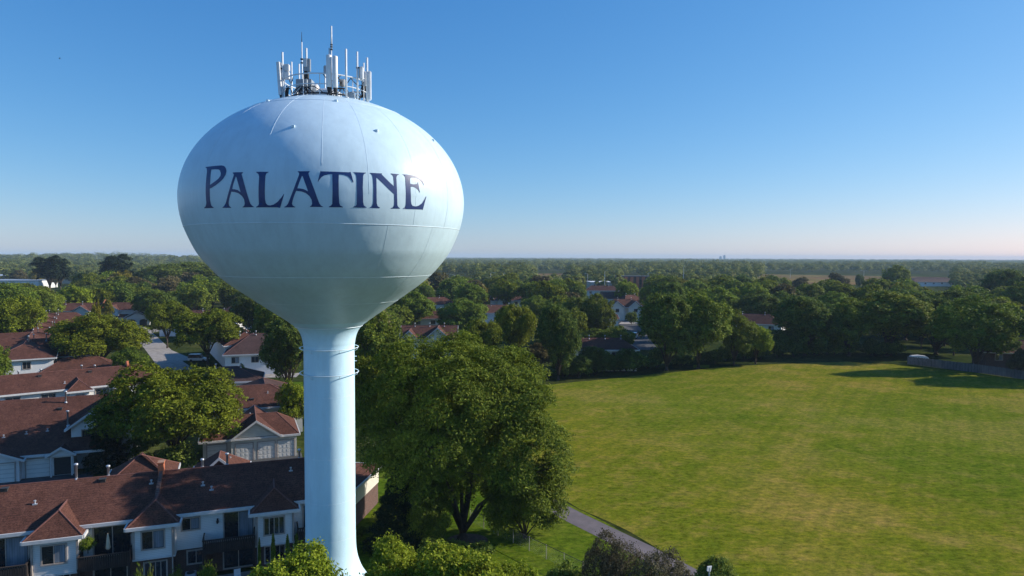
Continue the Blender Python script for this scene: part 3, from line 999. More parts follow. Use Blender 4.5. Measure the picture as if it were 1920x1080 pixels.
for p0, p1, q0, q1 in ((683.5, 687.5, 135, 148), (680, 687.5, 149, 161)):
    xa, za = Q(p0, q1, 49.9)
    xb, zb = Q(p1, q0, 49.9)
    MB().box(xa - x, xb - x, .1, .4, za - z, zb - z).build('radio_unit', M['panel'], o, bevel=.03)
m = MB()
rr = random.Random(9)
for k in range(9):
    a = Q(rr.uniform(678, 686), 150, 49.9)
    b = Q(rr.uniform(677, 687), 168, 49.9)
    c = Q(rr.uniform(676, 686), 183, 49.9)
    m.tube([(a[0] - x, .3, a[1] - z), (b[0] - x, .3 + rr.uniform(-.2, .2), b[1] - z), (c[0] - x, .3, c[1] - z)], .045, 5)
m.build('cable_bundle', M['cable'], o, True)


# ------------------------------------------------------------------ houses
class House:
    def __init__(self, name, x, y, rot, label, cat, group=None, shingle='shingle', siding='siding'):
        self.o = empty(name, (x, y, 0), math.radians(rot), label, cat, group)
        self.sh, self.sd = shingle, siding
        self.x, self.y, self.rot = x, y, rot

    def face(self, f, plane, s=1):
        if f == 'F': return lambda u, n, z: (u, plane - n, z)
        if f == 'B': return lambda u, n, z: (u, plane + n, z)
        if f == 'R': return lambda u, n, z: (plane + n, u, z)
        return lambda u, n, z: (plane - n, u, z)

    def wall(self, x0, x1, y0, y1, z0, z1, mat=None, gable=None, name='wall', peak=None):
        m = MB()
        if gable == 'x':      # ridge runs along x: gable ends face left and right
            ym = (y0 + y1) / 2
            m.prism([(y0, z0), (y1, z0), (y1, z1), (ym, peak), (y0, z1)], x0, x1, 'x')
        elif gable == 'y':
            xm = (x0 + x1) / 2
            m.prism([(x0, z0), (x1, z0), (x1, z1), (xm, peak), (x0, z1)], y0, y1, 'y')
        else:
            m.box(x0, x1, y0, y1, z0, z1)
        return m.build(name, M[mat or self.sd], self.o)

    def roof(self, x0, x1, y0, y1, ze, zr, axis='x', h0=None, h1=None, t=.16, trim=True):
        """h0/h1: hip run at each end of the ridge; None makes a gable end"""
        m = MB()
        tr = MB()
        if axis == 'y':
            f = lambda a, b, c: (b, a, c)
            m.fn = f
            tr.fn = f
            x0, x1, y0, y1 = y0, y1, x0, x1
        ym = (y0 + y1) / 2
        hip = h0 is not None or h1 is not None
        if not hip:
            m.prism([(y0, ze), (ym, zr), (y1, ze), (y1, ze - t), (ym, zr - t), (y0, ze - t)], x0, x1, 'x')
        else:
            a, b = x0 + (h0 or 0), x1 - (h1 or 0)
            vs = [(x0, y0, ze), (x1, y0, ze), (x1, y1, ze), (x0, y1, ze), (a, ym, zr), (b, ym, zr),
                  (x0, y0, ze - t), (x1, y0, ze - t), (x1, y1, ze - t), (x0, y1, ze - t)]
            m.add(vs, [(0, 1, 5, 4), (2, 3, 4, 5), (3, 0, 4), (1, 2, 5), (9, 8, 7, 6), (0, 6, 7, 1), (1, 7, 8, 2), (2, 8, 9, 3), (3, 9, 6, 0)])
        r = m.build('roof', M[self.sh], self.o)
        if trim:
            e = .05
            tr.box(x0 - e, x1 + e, y0 - .12, y0 - .004, ze - t - .06, ze + .03)
            tr.box(x0 - e, x1 + e, y1 + .004, y1 + .12, ze - t - .06, ze + .03)
            for xe, hh, s in ((x0, h0, -1), (x1, h1, 1)):
                if hh is None:
                    xa, xb = (xe - .06, xe - .004) if s < 0 else (xe + .004, xe + .06)
                    tr.prism([(y0, ze + .05), (ym, zr + .05), (y1, ze + .05), (y1, ze - t - .08), (ym, zr - t - .08), (y0, ze - t - .08)], xa, xb, 'x')
                else:
                    xa, xb = (xe - .12, xe - .004) if s < 0 else (xe + .004, xe + .12)
                    tr.box(xa, xb, y0 - .004, y1 + .004, ze - t - .06, ze + .03)
            tr.build('gutter', M['gutter'], self.o)
            # ridge and hip caps
            c = MB()
            if axis == 'y': c.fn = f
            a, b = x0 + (h0 or 0), x1 - (h1 or 0)
            if b - a > .3: c.tube([(a, ym, zr), (b, ym, zr)], .07, 5)
            for xe, hh, xr in ((x0, h0, a), (x1, h1, b)):
                if hh is not None:
                    for yy in (y0, y1):
                        c.tube([(xe, yy, ze + .0), (xr, ym, zr)], .06, 5)
            if c.v: c.build('ridge_cap', M['ridge'], r)
        return r

    def window(self, f, plane, u, z, w, h, mull=1, curtain=True, name='window'):
        fn = self.face(f, plane)
        t = .11
        m = MB(fn)
        m.box(u - w / 2 - t, u + w / 2 + t, 0.002, .07, z + h / 2, z + h / 2 + t)
        m.box(u - w / 2 - t, u + w / 2 + t, 0.002, .09, z - h / 2 - t, z - h / 2)
        m.box(u - w / 2 - t, u - w / 2, 0.002, .07, z - h / 2, z + h / 2)
        m.box(u + w / 2, u + w / 2 + t, 0.002, .07, z - h / 2, z + h / 2)
        for k in range(mull):
            uu = u - w / 2 + w * (k + 1) / (mull + 1)
            m.box(uu - .03, uu + .03, 0.002, .05, z - h / 2, z + h / 2)
        o = m.build(name, M['trim'], self.o)
        g = MB(fn).box(u - w / 2 + .003, u + w / 2 - .003, 0.004, .022, z - h / 2 + .003, z + h / 2 - .003)
        g.build('pane', M['glass'], o)
        if curtain:
            c = MB(fn).box(u + .05, u + w / 2 - .04, 0.024, .030, z - h / 2 + .04, z + h / 2 - .04)
            c.build('curtain', M['curtain'], o)
        return o

    def garage_door(self, f, plane, u, w, h=2.15, z0=0.05):
        fn = self.face(f, plane)
        m = MB(fn)
        t = .12
        m.box(u - w / 2 - t, u - w / 2, .002, .09, z0, z0 + h + t)
        m.box(u + w / 2, u + w / 2 + t, .002, .09, z0, z0 + h + t)
        m.box(u - w / 2, u + w / 2, .002, .09, z0 + h, z0 + h + t)
        o = m.build('garage_door', M['trim'], self.o)
        p = MB(fn)
        nh = 4
        for k in range(nh):
            p.box(u - w / 2 + .003, u + w / 2 - .003, .004, .03, z0 + h * k / nh + .008, z0 + h * (k + 1) / nh - .008)
            nw = 4
            for j in range(nw):
                a = u - w / 2 + w * j / nw
                p.box(a + .12, a + w / nw - .12, .031, .045, z0 + h * k / nh + .1, z0 + h * (k + 1) / nh - .1)
        p.build('door_panel', M['garage'], o)
        return o

    def vent(self, x, y, z0, h=1.0, r=.09, kind='pipe'):
        m = MB()
        if kind == 'pipe':
            m.lathe([(z0 - .3, r), (z0 + h - .16, r), (z0 + h - .159, r * 1.7), (z0 + h - .02, r * 1.7), (z0 + h, r * 1.2)], 10, x, y)
            m.lathe([(z0 - .05, r * 2), (z0 + .12, r * 1.2)], 10, x, y)
            return m.build('vent_pipe', M['metal'], self.o, True)
        if kind == 'small':
            m.lathe([(z0 - .2, .05), (z0 + .2, .05), (z0 + .201, .09), (z0 + .3, .09)], 8, x, y)
            m.box(x - .16, x + .16, y - .12, y + .12, z0 - .1, z0 + .03)
            return m.build('vent_stub', M['metal'], self.o)
        m.box(x - .22, x + .22, y - .2, y + .2, z0 - .1, z0 + .16)
        m.box(x - .27, x + .27, y - .25, y + .25, z0 + .161, z0 + .21)
        return m.build('roof_vent', M['black'], self.o)

    def pipe(self, pts, name='downspout'):
        return MB().tube(pts, .05, 6).build(name, M['trim'], self.o)


# ---- the two storey row right under the camera, on the left
A = House('townhouse_row', -30, 52.8, 20, 'two storey townhouse row in the left foreground with white siding bays and wooden balconies', 'townhouse row')
AX0, AX1 = -14.0, 15.6
A.wall(AX0, AX1, 0, 9.2, 2.25, 5.15)
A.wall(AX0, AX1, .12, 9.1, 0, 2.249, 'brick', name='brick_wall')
A.roof(AX0 - .3, AX1 + .3, -.4, 9.6, 5.3, 7.5, 'x')


def A_roof_z(y): return 5.3 + (y + .4) * 2.2 / 5.0 if y < 4.6 else 7.5 - (y - 4.6) * 2.2 / 5


for (bx0, bx1, zb, zt, cur, mul) in ((-6.3, -3.25, 2.15, 4.85, True, 1), (0.38, 3.3, 2.45, 4.95, True, 1), (9.25, 12.25, 2.3, 4.95, False, 3)):
    A.wall(bx0, bx1, -1.25, -.002, zb, zt, name='bay')
    A.roof(bx0 - .4, bx1 + .4, -1.65, 2.6, zt + .12, 6.5, 'y', h0=1.75, h1=None)
    A.window('F', -1.25, (bx0 + bx1) / 2 - .05, (zb + zt) / 2 + .15, 1.5, 1.35, mul, cur)
    # corner boards and downspout
    for xx in (bx0 + .06, bx1 - .06):
        MB().box(xx - .08, xx + .08, -1.30, -1.252, zb, zt).build('corner_board', M['trim'], A.o)
    MB().box(bx0 - .04, bx1 + .04, -1.31, -.01, zb - .14, zb - .002).build('base_board', M['gutter'], A.o)
    MB().box(bx0 + .2, bx1 - .2, -.6, .1, 0, zb - .16).build('bay_plinth', M['brick'], A.o)
    A.window('F', -.6, (bx0 + bx1) / 2, 1.15, 1.5, 1.3, 3, False)
for sx in (-6.2, 3.15, 9.4, 12.2):
    A.pipe([(sx, -1.38, 4.85), (sx, -1.38, .1)])
# upper windows and balcony doors
A.window('F', 0, 4.35, 4.30, 1.25, .9, 1, True)
A.window('F', 0, 7.95, 3.75, 2.2, 2.2, 1, True, 'sliding_door')
A.window('F', 0, -1.2, 3.75, 2.5, 2.2, 1, False, 'sliding_door')
A.window('F', 0, -8.2, 3.75, 2.8, 2.2, 1, True, 'sliding_door')
A.window('F', .12, 7.9, 1.2, 2.2, 2.0, 1, False, 'sliding_door')
A.window('F', .12, 4.7, 1.5, 1.2, 1.0, 1, False)
A.window('F', .12, -1.4, 1.2, 2.2, 2.0, 1, False, 'sliding_door')
A.window('F', 0, 13.9, 3.75, 1.6, 2.0, 1, False, 'sliding_door')
# wall lamps
for lx in (6.35, 0.05):
    m = MB()
    m.box(lx - .06, lx + .06, -.16, -.002, 4.3, 4.5)
    m.lathe([(4.12, .05), (4.16, .09), (4.36, .1), (4.42, .02)], 8, lx, -.2)
    m.build('wall_lamp', M['black'], A.o)
# balconies
for (b0, b1, yd) in ((-3.22, .3, -1.9), (5.3, 9.2, -1.7), (-11.5, -6.4, -1.9), (12.5, 15.4, -1.6)):
    m = MB()
    m.box(b0, b1, yd, -.003, 2.3, 2.5)
    A_b = m.build('balcony', M['deck'], A.o)
    m = MB()
    k = b0 + .06
    while k < b1 - .08:
        m.box(k, k + .12, yd - .03, yd, 2.3, 3.35)
        k += .15
    m.box(b0, b1, yd - .06, yd + .06, 3.351, 3.42)
    for xx in (b0, b1 - .1):
        yy = yd + .12
        while yy < -.2:
            m.box(xx + .02, xx + .06, yy, yy + .12, 2.3, 3.35)
            yy += .15
        m.box(xx, xx + .1, yd + .07, -.004, 3.351, 3.42)
    m.build('balustrade', M['deck'], A_b)
    for xx in (b0 + .1, b1 - .1):
        MB().box(xx - .08, xx + .08, yd + .02, yd + .18, 0, 2.299).build('post', M['deck'], A_b)
# dark return walls beside balconies
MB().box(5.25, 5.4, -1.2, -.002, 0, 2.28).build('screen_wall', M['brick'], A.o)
# firewall parapet up the roof slope
y0 = .9
m = MB()
m.prism([(y0, A_roof_z(y0) - .3), (4.05, 6.9), (4.05, A_roof_z(4.05) + .42), (y0 + .1, A_roof_z(y0) + .35)], 1.6, 1.86, 'x')
m.build('firewall', M['brick'], A.o)
m = MB()
m.box(1.52, 1.94, 4.051, 4.85, 6.6, 8.3)
m.box(1.47, 1.99, 4.0, 4.9, 8.301, 8.42)
m.build('chimney', M['firebrick'], A.o)
for vx, vy, vh in ((-4.6, 4.65, 1.35), (-2.3, 4.7, .95), (4.9, 4.7, .8), (6.9, 4.75, 1.1), (13.0, 4.7, .9)):
    A.vent(vx, vy, 7.45, vh)
for vx, vy in ((-2.6, 4.1), (-9.4, 4.1), (-12.5, 4.1)):
    A.vent(vx, vy, A_roof_z(vy), kind='box')
for vx, vy in ((-6.9, 2.3), (1.1, 3.3), (5.1, 2.5), (5.8, 1.9), (12.2, 3.2), (-11, 2.7)):
    A.vent(vx, vy, A_roof_z(vy), kind='small')
# cast shadows of air conditioners etc: real units on the patio
def box_unit(x, y, label):
    o = empty('air_conditioner', (x, y, .03), math.radians(20), label, 'air conditioner', 'air conditioners on the patio slabs')
    MB().box(-.4, .4, -.4, .4, 0, .75).build('casing', M['panel_grey'], o, bevel=.03)
    MB().lathe([(.76, .3), (.79, .3), (.8, .05)], 16).build('fan_grille', M['black'], o)
def Aw(x, y):
    a = math.radians(20)
    return -30 + x * math.cos(a) - y * math.sin(a), 52.8 + x * math.sin(a) + y * math.cos(a)
box_unit(*Aw(4.4, -1.2), 'grey air conditioner on the ground right of the second bay')
# folded parasol and plant on the balcony
px_, py_ = Aw(-1.35, -.9)
o = empty('parasol', (px_, py_, 2.5), 0, 'folded cream parasol on the balcony between the first two bays', 'parasol')
MB().lathe([(0.9, .12), (1.0, .17), (1.5, .13), (2.05, .05), (2.15, .01)], 12).build('canopy', M['cloth'], o, True)
MB().tube([(0, 0, 0), (0, 0, .95)], .03, 8).build('pole', M['black'], o)
MB().lathe([(0, .25), (.08, .22)], 16).build('base', M['black'], o)
# dark chairs on the same balcony
o = empty('balcony_chair', (*Aw(-.3, -1.0), 2.5), .3, 'dark wire chair on the balcony right of the folded parasol', 'chair')
MB().box(-.25, .25, -.25, .25, .42, .46).build('seat', M['black'], o)
m = MB()
for k in range(5): m.tube([(-.22 + .11 * k, .25, .46), (-.22 + .11 * k, .32, 1.0)], .015, 4)
m.build('backrest', M['black'], o)
for sx in (-.22, .22):
    for sy in (-.22, .22):
        MB().tube([(sx, sy, .42), (sx * 1.1, sy * 1.1, 0)], .018, 5).build('leg', M['black'], o)
# grey bin and white chair under the balcony
o = empty('patio_chair', (*Aw(7.9, -2.3), .03), .5, 'pale plastic chair standing on the patio under the right hand balcony', 'chair')
MB().box(-.25, .25, -.25, .25, .4, .44).build('seat', M['white'], o)
MB().box(-.25, .25, .22, .26, .44, .9).build('backrest', M['white'], o)
for sx in (-.2, .2):
    for sy in (-.2, .2):
        MB().tube([(sx, sy, .4), (sx * 1.1, sy * 1.1, 0)], .025, 5).build('leg', M['white'], o)

# ---- building right behind the stem
H = House('brick_house', -17.4, 62.3, -8, 'low house of cream siding over brick, half hidden behind the tower stem', 'house', siding='siding_cream')
H.wall(-7, 2.2, 0, 9, 2.2, 3.9, 'siding_cream')
H.wall(-7, 2.15, .05, 8.95, 0, 2.199, 'brick', name='brick_wall')
H.roof(-7.4, 2.5, -.3, 9.3, 4.05, 5.0, 'x', h0=2, h1=4.5)
H.window('F', .05, -1.6, 1.2, 1.2, 1.1, 1, False)
MB().box(-7, 2.22, -.03, .045, 2.14, 2.198).build('water_table', M['gutter'], H.o)

# ---- garage court house to its left (white garages behind the locust)
G = House('garage_block', -32.5, 85.9, 22, 'garage block with four cream doors under a red brown gable roof left of the stem', 'garage', siding='siding_cream')
G.wall(-2.9, 4.9, 0, 8, 0, 2.9)
G.wall(-6.2, -2.901, .6, 8, 0, 2.7, name='side_wall')
G.wall(-2.6, 2.8, -.1, -.001, 2.9, 2.905, gable='y', peak=4.75, name='gable_wall')
G.roof(-2.95, 3.05, -.45, 9.5, 2.95, 5.1, 'y')
G.roof(-6.6, 5.3, -.2, 8.6, 2.92, 5.0, 'x', h0=4, h1=2.6)
for u in (-1.4, 1.25, 3.6): G.garage_door('F', 0, u, 2.0)
G.garage_door('F', .6, -4.6, 2.2)
G.vent(-.6, 5.0, 4.7, .4, kind='small')
for xx in (-2.8, -.1, 2.5, 4.8):
    MB().box(xx - .14, xx + .14, -.06, -.003, 0, 2.88).build('pilaster', M['siding_cream'], G.o)

K = House('townhouse', *P(520, 760, 4.2), 22, 'two storey townhouse with a broad red brown hip roof directly behind the garage block', 'townhouse', 'townhouses left of the stem')
K.wall(-9, 3.5, 0, 9, 0, 4.0)
K.roof(-9.5, 4.0, -.4, 9.4, 4.1, 6.6, 'x', h0=3, h1=4.8)
K.window('R', 3.5, 4.5, 2.9, 1.3, 1.2)
K.window('F', 0, 1.5, 2.9, 1.3, 1.2)
K.vent(-1.2, 2.6, 5.6, kind='small')
K.vent(-3.4, 1.4, 5.0, kind='box')

# ---- B: low garage slope with tall wing
B = House('garage_townhouse', -58.6, 77.3, 22, 'townhouse whose long red brown roof slopes to white garage doors at the left edge', 'townhouse')
B.wall(-16, 7.2, 0, 9, 0, 2.6)
m = MB()
m.prism([(-.35, 2.75), (9.25, 7.6), (14, 5.3), (14, 5.15), (9.25, 7.42), (-.35, 2.58)], -16.4, 10.5, 'x')
rb_ = m.build('roof', M['shingle'], B.o)
MB().box(-16.4, 10.5, -.47, -.352, 2.5, 2.78).build('gutter', M['gutter'], B.o)
MB().tube([(-16.4, 9.25, 7.6), (10.5, 9.25, 7.6)], .07, 5).build('ridge_cap', M['ridge'], rb_)
B.wall(-16, 10.2, 8.0, 13.6, 0, 5.2, name='rear_wall')
# gabled garage fronts
B.wall(-4.0, 2.0, -.9, -.002, 0, 2.5, gable='y', peak=3.75, name='garage_front')
B.roof(-4.5, 2.5, -1.3, 3.4, 2.55, 4.05, 'y')
B.garage_door('F', -.9, .35, 2.4)
B.garage_door('F', -.9, -2.5, 2.4)
B.garage_door('F', 0, 3.6, 2.3)
B.wall(4.9, 7.2, -.5, -.002, 2.35, 2.5, gable='y', peak=3.25, name='porch_gable')
B.roof(4.6, 7.5, -.8, 2.4, 2.6, 3.5, 'y')
for xx in (5.0, 7.1): MB().box(xx - .08, xx + .08, -.6, -.44, 0, 2.34).build('porch_post', M['gutter'], B.o)
MB().box(5.2, 6.9, -.02, -.004, .05, 2.1).build('entrance', M['black'], B.o)
# tall wing at right
B.wall(6.6, 13.0, 2.0, 12, 0, 5.1, gable='y', peak=7.35, name='wing_wall')
B.roof(6.1, 13.5, 1.5, 12.5, 5.0, 7.7, 'y')
B.window('F', 2.0, 8.3, 4.1, 1.1, 1.2, 0, False)
for vx, vy, vh in ((-3.0, 6.0, 1.5), (4.9, 8.2, 1.5), (5.9, 4.0, 1.9)):
    B.vent(vx, vy, 2.75 + (vy + .35) * .505, vh, .1)
for vx, vy in ((-.4, 2.9), (1.8, 3.2), (3.9, 3.4), (-3.4, 5.2), (-4, 3.5)):
    B.vent(vx, vy, 2.75 + (vy + .35) * .505, kind='small')
B.vent(4.5, 7.0, 2.75 + 7.35 * .505, kind='box')

# small roofs that poke up between A and B
for (px, py, w, d, ze, zr, rot, lab) in ((246, 880, 5.6, 6.0, 3.4, 5.7, 22, 'low hipped garage roof behind the foreground row, left of its orange brick firewall'),
                                         (398, 872, 4.6, 5.5, 4.0, 6.4, 20, 'small peaked roof poking up behind the foreground row, right of its brick firewall')):
    x, y = P(px, py, zr - 1)
    h = House('garage', x, y + 2, rot, lab, 'garage')
    h.wall(-w / 2, w / 2, -d / 2, d / 2, 0, ze - .02)
    h.roof(-w / 2 - .4, w / 2 + .4, -d / 2 - .4, d / 2 + .4, ze, zr, 'y', h0=None if px > 300 else 3.8, h1=3.8)
    h.garage_door('F', -d / 2, 0, 2.4)
    h.vent(.9, -.6, zr - 1.0, kind='small')

# ---- C: long row behind B
C_ = House('townhouse_row', *P(0, 742, 5.6), 38, 'long townhouse row across the left edge with two small peaked dormers above its gutter', 'townhouse row')
C_.wall(-10, 22, .4, 9.6, 0, 5.45)
C_.roof(-10.4, 22.5, 0, 10, 5.6, 7.75, 'x', h1=4)
for (cx, w) in ((9.7, 3.1), (15.8, 2.6)):
    C_.wall(cx - w / 2 + .3, cx + w / 2 - .3, -.7, .4, 2.4, 5.2, name='bay')
    C_.roof(cx - w / 2 - .2, cx + w / 2 + .2, -1.1, 3.4, 5.3, 6.85, 'y', h0=1.3)
    C_.window('F', -.7, cx, 4.1, 1.0, 1.1)
for cx in (1.5, 5.8, 12.8, 19.5): C_.window('F', .4, cx, 4.4, 1.7, 1.3, 1, cx > 10)
m = MB()
m.prism([(4.4, 7.1), (5, 7.4), (6.2, 7.2), (6.2, 8.2), (5, 8.5), (4.5, 8.0)], 16.9, 17.2, 'x')
m.build('firewall', M['firebrick'], C_.o)
for vx, vh in ((2.4, .7), (5.2, .7), (10.6, .8), (12.4, .65)): C_.vent(vx, 5.2, 7.6, vh)
for vx, vy in ((5.0, 4.0), (11.6, 4.0), (16.8, 3.0)): C_.vent(vx, vy, 5.6 + vy * .43, kind='box' if vx < 15 else 'small')
C_.vent(8.0, 1.6, 6.3, kind='small')

# ---- D: the long receding row at the left edge
dx, dy = P(100, 670, 5.4)
D = House('townhouse_row', dx, dy, 122 - 90, 'townhouse row with stepped cross gables running away from a white end wall at left', 'townhouse row')
# local +y runs away along the row, local x across it
DL = 96
D.wall(-10.2, 0, 0, DL, 0, 5.25)
D.roof(-10.7, .5, -.5, DL + .5, 5.4, 7.9, 'y', h0=5.2, h1=5.2)
D.window('F', 0, -4.4, 4.1, 1.2, 1.3, 1, False)
for k in range(6):
    yy = 9 + k * 15.2
    D.wall(-17.0, -3, yy, yy + 9.0, 0, 5.0, gable='x', peak=7.3, name='wing_wall')
    D.roof(-17.6, -5.0, yy - .5, yy + 9.5, 5.2, 8.0, 'x', h0=4.5)
    D.roof(-5.6, 7.6, yy - .5, yy + 9.5, 4.4, 7.95, 'x', h1=4.5)
    D.wall(-.1, 6.4, yy, yy + 9.0, 0, 4.2, name='wing_wall')
    for vx, vy, vh in ((-4.6, 1.2, 1.5), (-1.6, 3.6, 1.6), (-4.0, 7.2, 1.2), (2.4, 6.0, .9)):
        D.vent(vx, yy + vy, 7.5 if vx < 0 else 6.6, vh, .1)
    D.window('R', 6.4, yy + 4.5, 3.0, 1.4, 1.2)

# ---- E: far row closing the street
ex, ey = P(60, 590, 5.3)
E_ = House('townhouse_row', *P(66, 584, 5.4), 14, 'far townhouse row closing off the street, with small white gables and a brick firewall', 'townhouse row')
Lx = 48
E_.wall(0, Lx, 0, 10, 0, 5.25)
E_.roof(-.5, Lx + .5, -.5, 10.5, 5.4, 8.0, 'x', h0=4.5, h1=5)
E_.wall(12.5, 17.5, -1.2, 0, 0, 5.1, gable='y', peak=6.9, name='gable_wall')
E_.roof(12.0, 18.0, -1.6, 5, 5.2, 7.3, 'y')
E_.wall(23.5, 27.5, -1.2, 0, 0, 5.1, gable='y', peak=6.9, name='gable_wall')
E_.roof(23.0, 28.0, -1.6, 5, 5.2, 7.3, 'y')
MB().prism([(.0, 5.6), (5, 7.6), (5, 9.2), (.2, 6.6)], 21.2, 21.6, 'x').build('firewall', M['firebrick'], E_.o)
for vx, vh in ((4, 1.1), (8.5, 1.5), (14, 1.0), (31, .9), (35.5, 1.2), (38, 1.3)): E_.vent(vx, 4, 7.6, vh, .11)
gx, gy = P(255, 597, 2.5)
E2 = House('garage', gx, gy, 16, 'double garage with a white gable and two arched openings at the head of the street', 'garage')
E2.wall(-5.5, 4.5, 0, 8, 0, 2.7)
E2.wall(-3.4, 4.4, -.3, -.001, 2.3, 2.7, gable='y', peak=4.6, name='gable_wall')
E2.roof(-4.2, 5.2, -.8, 9, 2.8, 5.4, 'y')
E2.roof(-8, 5.4, .3, 9, 2.8, 5.0, 'x', h0=4, h1=4)
for u in (-1.4, 2.4): MB(E2.face('F', 0)).prism([(u - 1.2, 0), (u + 1.2, 0), (u + 1.2, 1.6), (u + .8, 2.0), (u, 2.2), (u - .8, 2.0), (u - 1.2, 1.6)], .005, .3, 'y').build('arched_opening', M['black'], E2.o)


def mid_house(px, py, z, rot, L, W, ze, zr, label, hip=(3.5, 3.5), gables=(), name='townhouse', siding='siding', shingle='shingle', win=3, vents=2, cat='house', group=None, garage=None):
    """px,py sights the middle of the front eave at height z"""
    x, y = P(px, py, z)
    h = House(name, x, y, rot, label, cat, group, shingle, siding)
    h.wall(-L / 2, L / 2, .4, W, 0, ze - .15)
    h.roof(-L / 2 - .5, L / 2 + .5, 0, W + .4, ze, zr, 'x', h0=hip[0], h1=hip[1])
    for gx_, gw, gz in gables:
        h.wall(gx_ - gw / 2 + .3, gx_ + gw / 2 - .3, -1.4, .4, 0, ze - .2, gable='y', peak=gz - .35, name='gable_wall')
        h.roof(gx_ - gw / 2, gx_ + gw / 2, -1.9, W / 2, ze, gz, 'y')
        h.window('F', -1.4, gx_, ze - 1.25, min(1.3, gw * .3), 1.3, 1, False)
    for k in range(win):
        u = -L / 2 + L * (k + .5) / win
        if any(abs(u - g_[0]) < g_[1] / 2 + .6 for g_ in gables): continue
        h.window('F', .4, u, ze - 1.2, 1.4, 1.2, 1, k % 2 == 0)
    for k in range(vents):
        h.vent(-L / 2 + L * (k + .8) / (vents + .6), W / 2 - .3, zr - .2, .9, .1)
    if garage is not None:
        for u in garage: h.garage_door('F', .4, u, 2.4)
    return h


# left of the stem
mid_house(425, 718, 3.4, 18, 11, 9, 3.5, 5.6, 'hip roofed house with shade coloured roof and a white front wall by the street corner', (4.5, 4.5), win=3, shingle='shingle_dark')  # shade over this roof is put into its colour by the dark shingles
mid_house(478, 676, 3.2, 18, 12, 12, 4.6, 8.4, 'large dark gabled house with three vent pipes left of the tower neck', (5.5, 4), win=3, vents=3, shingle='shingle_dark')
mid_house(486, 634, 5.0, 120, 30, 10, 5.4, 7.9, 'receding row of stepped roofs behind the round street tree left of the neck', (4, 4), win=4, vents=5)
mid_house(372, 600, 5.2, 8, 24, 10, 5.4, 7.9, 'far red brown roofed row between the round street trees left of the tower', (4, 4), gables=((6, 6, 7.4),), win=4, vents=3)
mid_house(448, 588, 5.2, -30, 22, 10, 5.4, 7.9, 'far grey roofed row next to the dark trees left of the tower neck', (4, 4), win=4, vents=2, shingle='shingle_dark')
mid_house(545, 735, 2.6, 112, 14, 8, 2.8, 4.6, 'low brick sided house seen end on beside the stem', (3, 3), win=3, siding='brick', vents=0, shingle='shingle_dark')
mid_house(150, 697, 2.6, 30, 13, 9, 2.7, 4.9, 'low garage roof in front of the wide locust, behind the long row', (4, 4), name='garage', win=0, vents=0, cat='garage')
mid_house(118, 676, 3.6, 32, 8, 8, 3.8, 6.2, 'porch roof right of the white end wall, left of the wide locust', (3, 3), name='garage', win=0, vents=1, cat='garage')
# right of the stem
mid_house(803, 641, 4.6, 3, 13.5, 10, 5.3, 8.2, 'house with two cream gables and a red brown roof just right of the tower bowl', (None, None), gables=((-4.6, 4.8, 7.6), (2.4, 7.0, 8.3)), win=3, vents=3, siding='siding_cream')
mid_house(815, 573, 5.0, 25, 20, 11, 5.2, 8.2, 'stepped red brown roof beside street lamps right of the tower bowl', (4, 4), gables=((-6, 6, 7.8),), win=3)
mid_house(812, 600, 4.6, 10, 15, 10, 5.0, 7.8, 'partly hidden townhouse with a white wall below the stepped roof', (4, 4), win=3)
mid_house(925, 589, 4.8, 12, 24, 10, 5.2, 7.8, 'red brown townhouse row with a peaked dormer between round green trees', (4, 4), gables=((5, 6, 7.6),), win=4, vents=3)
mid_house(968, 566, 4.8, 14, 20, 11, 5.4, 8.4, 'higher pink brown roof with a blue grey gable end behind the townhouse row', (None, 4), gables=((-6, 7, 8.0),), win=3, vents=2)
mid_house(1044, 560, 4.4, 8, 20, 10, 5.2, 8.2, 'dark roofed house among trees below the far woods, left of the white flat building', (4, 4), win=4, shingle='shingle_dark')
mid_house(1140, 657, 4.8, 2, 13.4, 9, 4.9, 7.1, 'long low red brown hip roof behind the first trees of the playing field', (.8, 3.6), win=4, vents=3, siding='siding_cream')
mid_house(1176, 577, 5.2, 4, 15, 11, 5.4, 8.4, 'cream house with twin pointed gables above a grey driveway', (4, 4), gables=((-4.4, 6.6, 8.0), (3.2, 6.4, 8.0)), win=2, siding='siding_cream')
mid_house(1138, 600, 2.6, 6, 9, 8, 2.9, 4.4, 'white double garage at the side of the driveway with a parked car in front', (None, None), name='garage', win=0, vents=0, garage=(-2.2, 2.0), cat='garage')
mid_house(1128, 546, 5, -10, 20, 11, 5.3, 8.2, 'brown roofed house directly below the white flat building', (4, 4), win=3)
mid_house(1172, 562, 5, 6, 26, 12, 5.3, 8.6, 'wide black roofed house behind the twin gabled cream house', (4, 4), win=4, shingle='shingle_dark', vents=3)
mid_house(1196, 569, 5, 30, 14, 11, 5.3, 8.6, 'house with a tall red brown hip roof at the left of the great dark trees', (5, 5), win=2)
mid_house(1358, 592, 5, 5, 16, 10, 5.2, 7.8, 'small red brown roof seen over the crowns of the great dark trees', (3, 3), gables=((0, 4, 6.6),), win=3)
mid_house(1408, 607, 5, -28, 18, 11, 5.0, 7.8, 'red brown hip roofed house with a white end wall right of the great dark trees', (4, 5), win=3)
mid_house(1552, 582, 5.4, 6, 20, 10, 5.4, 7.8, 'townhouse with a stepped ridge and dark windows between tall trees at right', (4, 4), gables=((5, 6, 7.6),), win=5, siding='siding_cream', vents=1)
mid_house(1925, 664, 3.9, -18, 16, 10, 4.0, 6.6, 'low roofed house cut by the right edge of the view behind the board fence', (4, 4), win=3, vents=0, siding='brick')


